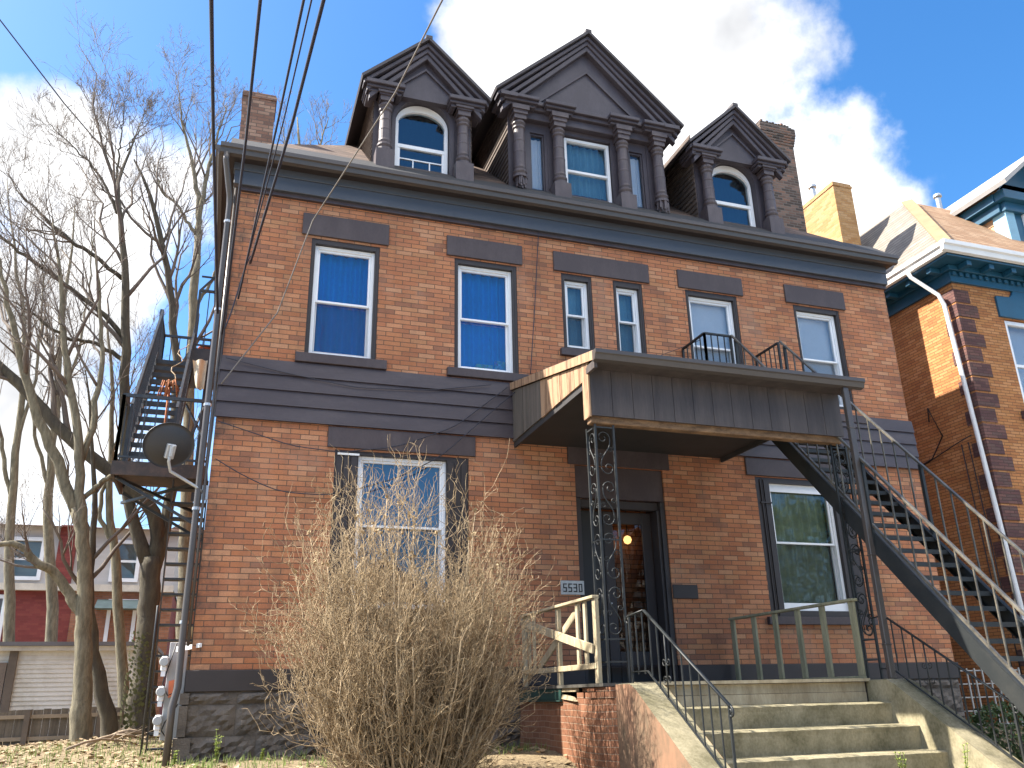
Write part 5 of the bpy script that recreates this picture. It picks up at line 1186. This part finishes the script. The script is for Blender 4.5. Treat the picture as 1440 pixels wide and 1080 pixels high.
# ================================================================= sky, sun
SUN = Vector((-1, .345, 1.14)).normalized(); EL = math.asin(SUN.z); ROT = math.atan2(SUN.x, SUN.y)
w = bpy.data.worlds.new('World'); S.world = w; w.use_nodes = True; nt = w.node_tree; N = nt.nodes; bg = N['Background']
def nn(t, **k):
    n = N.new(t)
    for a, b in k.items(): setattr(n, a, b)
    return n
def mt(op, a, b=None):
    n = nn('ShaderNodeMath', operation=op)
    for i, x in enumerate((a, b)):
        if x is None: continue
        if isinstance(x, (int, float)): n.inputs[i].default_value = x
        else: nt.links.new(x, n.inputs[i])
    return n.outputs[0]
sky = nn('ShaderNodeTexSky', sky_type='NISHITA'); sky.sun_disc = False; sky.sun_elevation = EL; sky.sun_rotation = ROT; sky.altitude = 200; sky.air_density = 1.0; sky.dust_density = 1.3; sky.ozone_density = 3.0
tc = nn('ShaderNodeTexCoord'); dirv = tc.outputs['Generated']
# warped lookups
nz = nn('ShaderNodeTexNoise'); nz.inputs['Scale'].default_value = 5.5; nz.inputs['Detail'].default_value = 9; nz.inputs['Roughness'].default_value = .6; nt.links.new(dirv, nz.inputs['Vector'])
n2 = nn('ShaderNodeTexNoise'); n2.inputs['Scale'].default_value = 3.6; n2.inputs['Detail'].default_value = 5; nt.links.new(dirv, n2.inputs['Vector'])
# cloud banks: (direction, angular radius, softness, weight)
BANKS = [((30,330),9,4,1.0),((150,300),6,4,.8),((235,330),3.5,3,.6),((-150,400),11,5,1.),((60,690),7,5,.8),((240,680),6,5,.6),((-60,600),8,5,.9),((150,580),4,4,.4),
         ((830,90),10,5,1.),((740,70),4.5,4,.8),((960,170),9,6,1.),((1060,60),5.5,5,.8),((1150,20),4,4,.4),((1085,270),7,5,1.),((1180,325),4.5,3.5,.85),((900,400),16,8,1.),((960,-80),9,6,.9),((1235,40),2.5,3,.32),((1230,345),3.5,3,.6)]
acc = None
BANKS += [(Vector(v), r, 8, 1.) for v, r in (((.1,-.45,.9), 24), ((-.6,-.6,.75), 12), ((.7,-.5,.8), 14))]      # unseen high clouds added to brighten the shaded facade
for p_, r, soft, wt in BANKS:
    d = (p_ if isinstance(p_, Vector) else ray(*p_)).normalized()
    dp = nn('ShaderNodeVectorMath', operation='DOT_PRODUCT'); nt.links.new(dirv, dp.inputs[0]); dp.inputs[1].default_value = d
    mr = nn('ShaderNodeMapRange', interpolation_type='SMOOTHSTEP'); nt.links.new(dp.outputs['Value'], mr.inputs[0])
    mr.inputs[1].default_value = math.cos(math.radians(r+soft*.5)); mr.inputs[2].default_value = math.cos(math.radians(max(.5, r-soft))); mr.inputs[4].default_value = wt
    acc = mr.outputs[0] if acc is None else mt('MAXIMUM', acc, mr.outputs[0])
# other clouds all round the sky, from a broad noise kept out of the blue parts seen here
sep = nn('ShaderNodeSeparateXYZ'); nt.links.new(dirv, sep.inputs[0])
back = nn('ShaderNodeMapRange', interpolation_type='SMOOTHSTEP'); nt.links.new(sep.outputs[1], back.inputs[0]); back.inputs[1].default_value = .25; back.inputs[2].default_value = -.35
brd = nn('ShaderNodeMapRange', interpolation_type='SMOOTHSTEP'); nt.links.new(n2.outputs[0], brd.inputs[0]); brd.inputs[1].default_value = .6; brd.inputs[2].default_value = .78
acc = mt('MAXIMUM', acc, mt('MULTIPLY', back.outputs[0], mt('MULTIPLY', brd.outputs[0], .9)))
dens = mt('ADD', acc, mt('MULTIPLY', mt('SUBTRACT', nz.outputs[0], .5), 2.2))
cov = nn('ShaderNodeMapRange', interpolation_type='SMOOTHSTEP'); nt.links.new(dens, cov.inputs[0]); cov.inputs[1].default_value = .30; cov.inputs[2].default_value = .85
cm = mt('MULTIPLY', cov.outputs[0], mt('MINIMUM', mt('MULTIPLY', acc, 6.0), 1.0))
cr = nn('ShaderNodeValToRGB'); cr.color_ramp.elements[0].position = .37; cr.color_ramp.elements[0].color = (1.5,1.53,1.6,1); cr.color_ramp.elements[1].position = .54; cr.color_ramp.elements[1].color = (3.3,3.3,3.3,1); nt.links.new(n2.outputs[0], cr.inputs[0])
bm = nn('ShaderNodeMix', data_type='RGBA'); nt.links.new(back.outputs[0], bm.inputs[0]); nt.links.new(cr.outputs[0], bm.inputs[6]); bm.inputs[7].default_value = (8.6,8.4,8.2,1)  # clouds behind the view made brighter, as added fill light on the facade
hs = nn('ShaderNodeHueSaturation'); hs.inputs['Saturation'].default_value = 1.3; hs.inputs['Value'].default_value = .65; nt.links.new(sky.outputs[0], hs.inputs['Color'])
mx = nn('ShaderNodeMix', data_type='RGBA'); nt.links.new(cm, mx.inputs[0]); nt.links.new(hs.outputs[0], mx.inputs[6]); nt.links.new(bm.outputs[2], mx.inputs[7])
nt.links.new(mx.outputs[2], bg.inputs[0]); bg.inputs[1].default_value = .12
L = bpy.data.lights.new('sun', 'SUN'); L.energy = 4.1; L.angle = math.radians(.5); L.color = (1, .93, .82)
lo = bpy.data.objects.new('sun', L); COL.objects.link(lo); lo.rotation_euler = (-SUN).to_track_quat('-Z', 'Y').to_euler()
S.view_settings.view_transform = 'Standard'; S.view_settings.look = 'None'; S.view_settings.exposure = 2.03; S.view_settings.gamma = 1
S.render.engine = 'CYCLES'; S.cycles.use_denoising = True; S.cycles.max_bounces = 6; S.cycles.transparent_max_bounces = 10
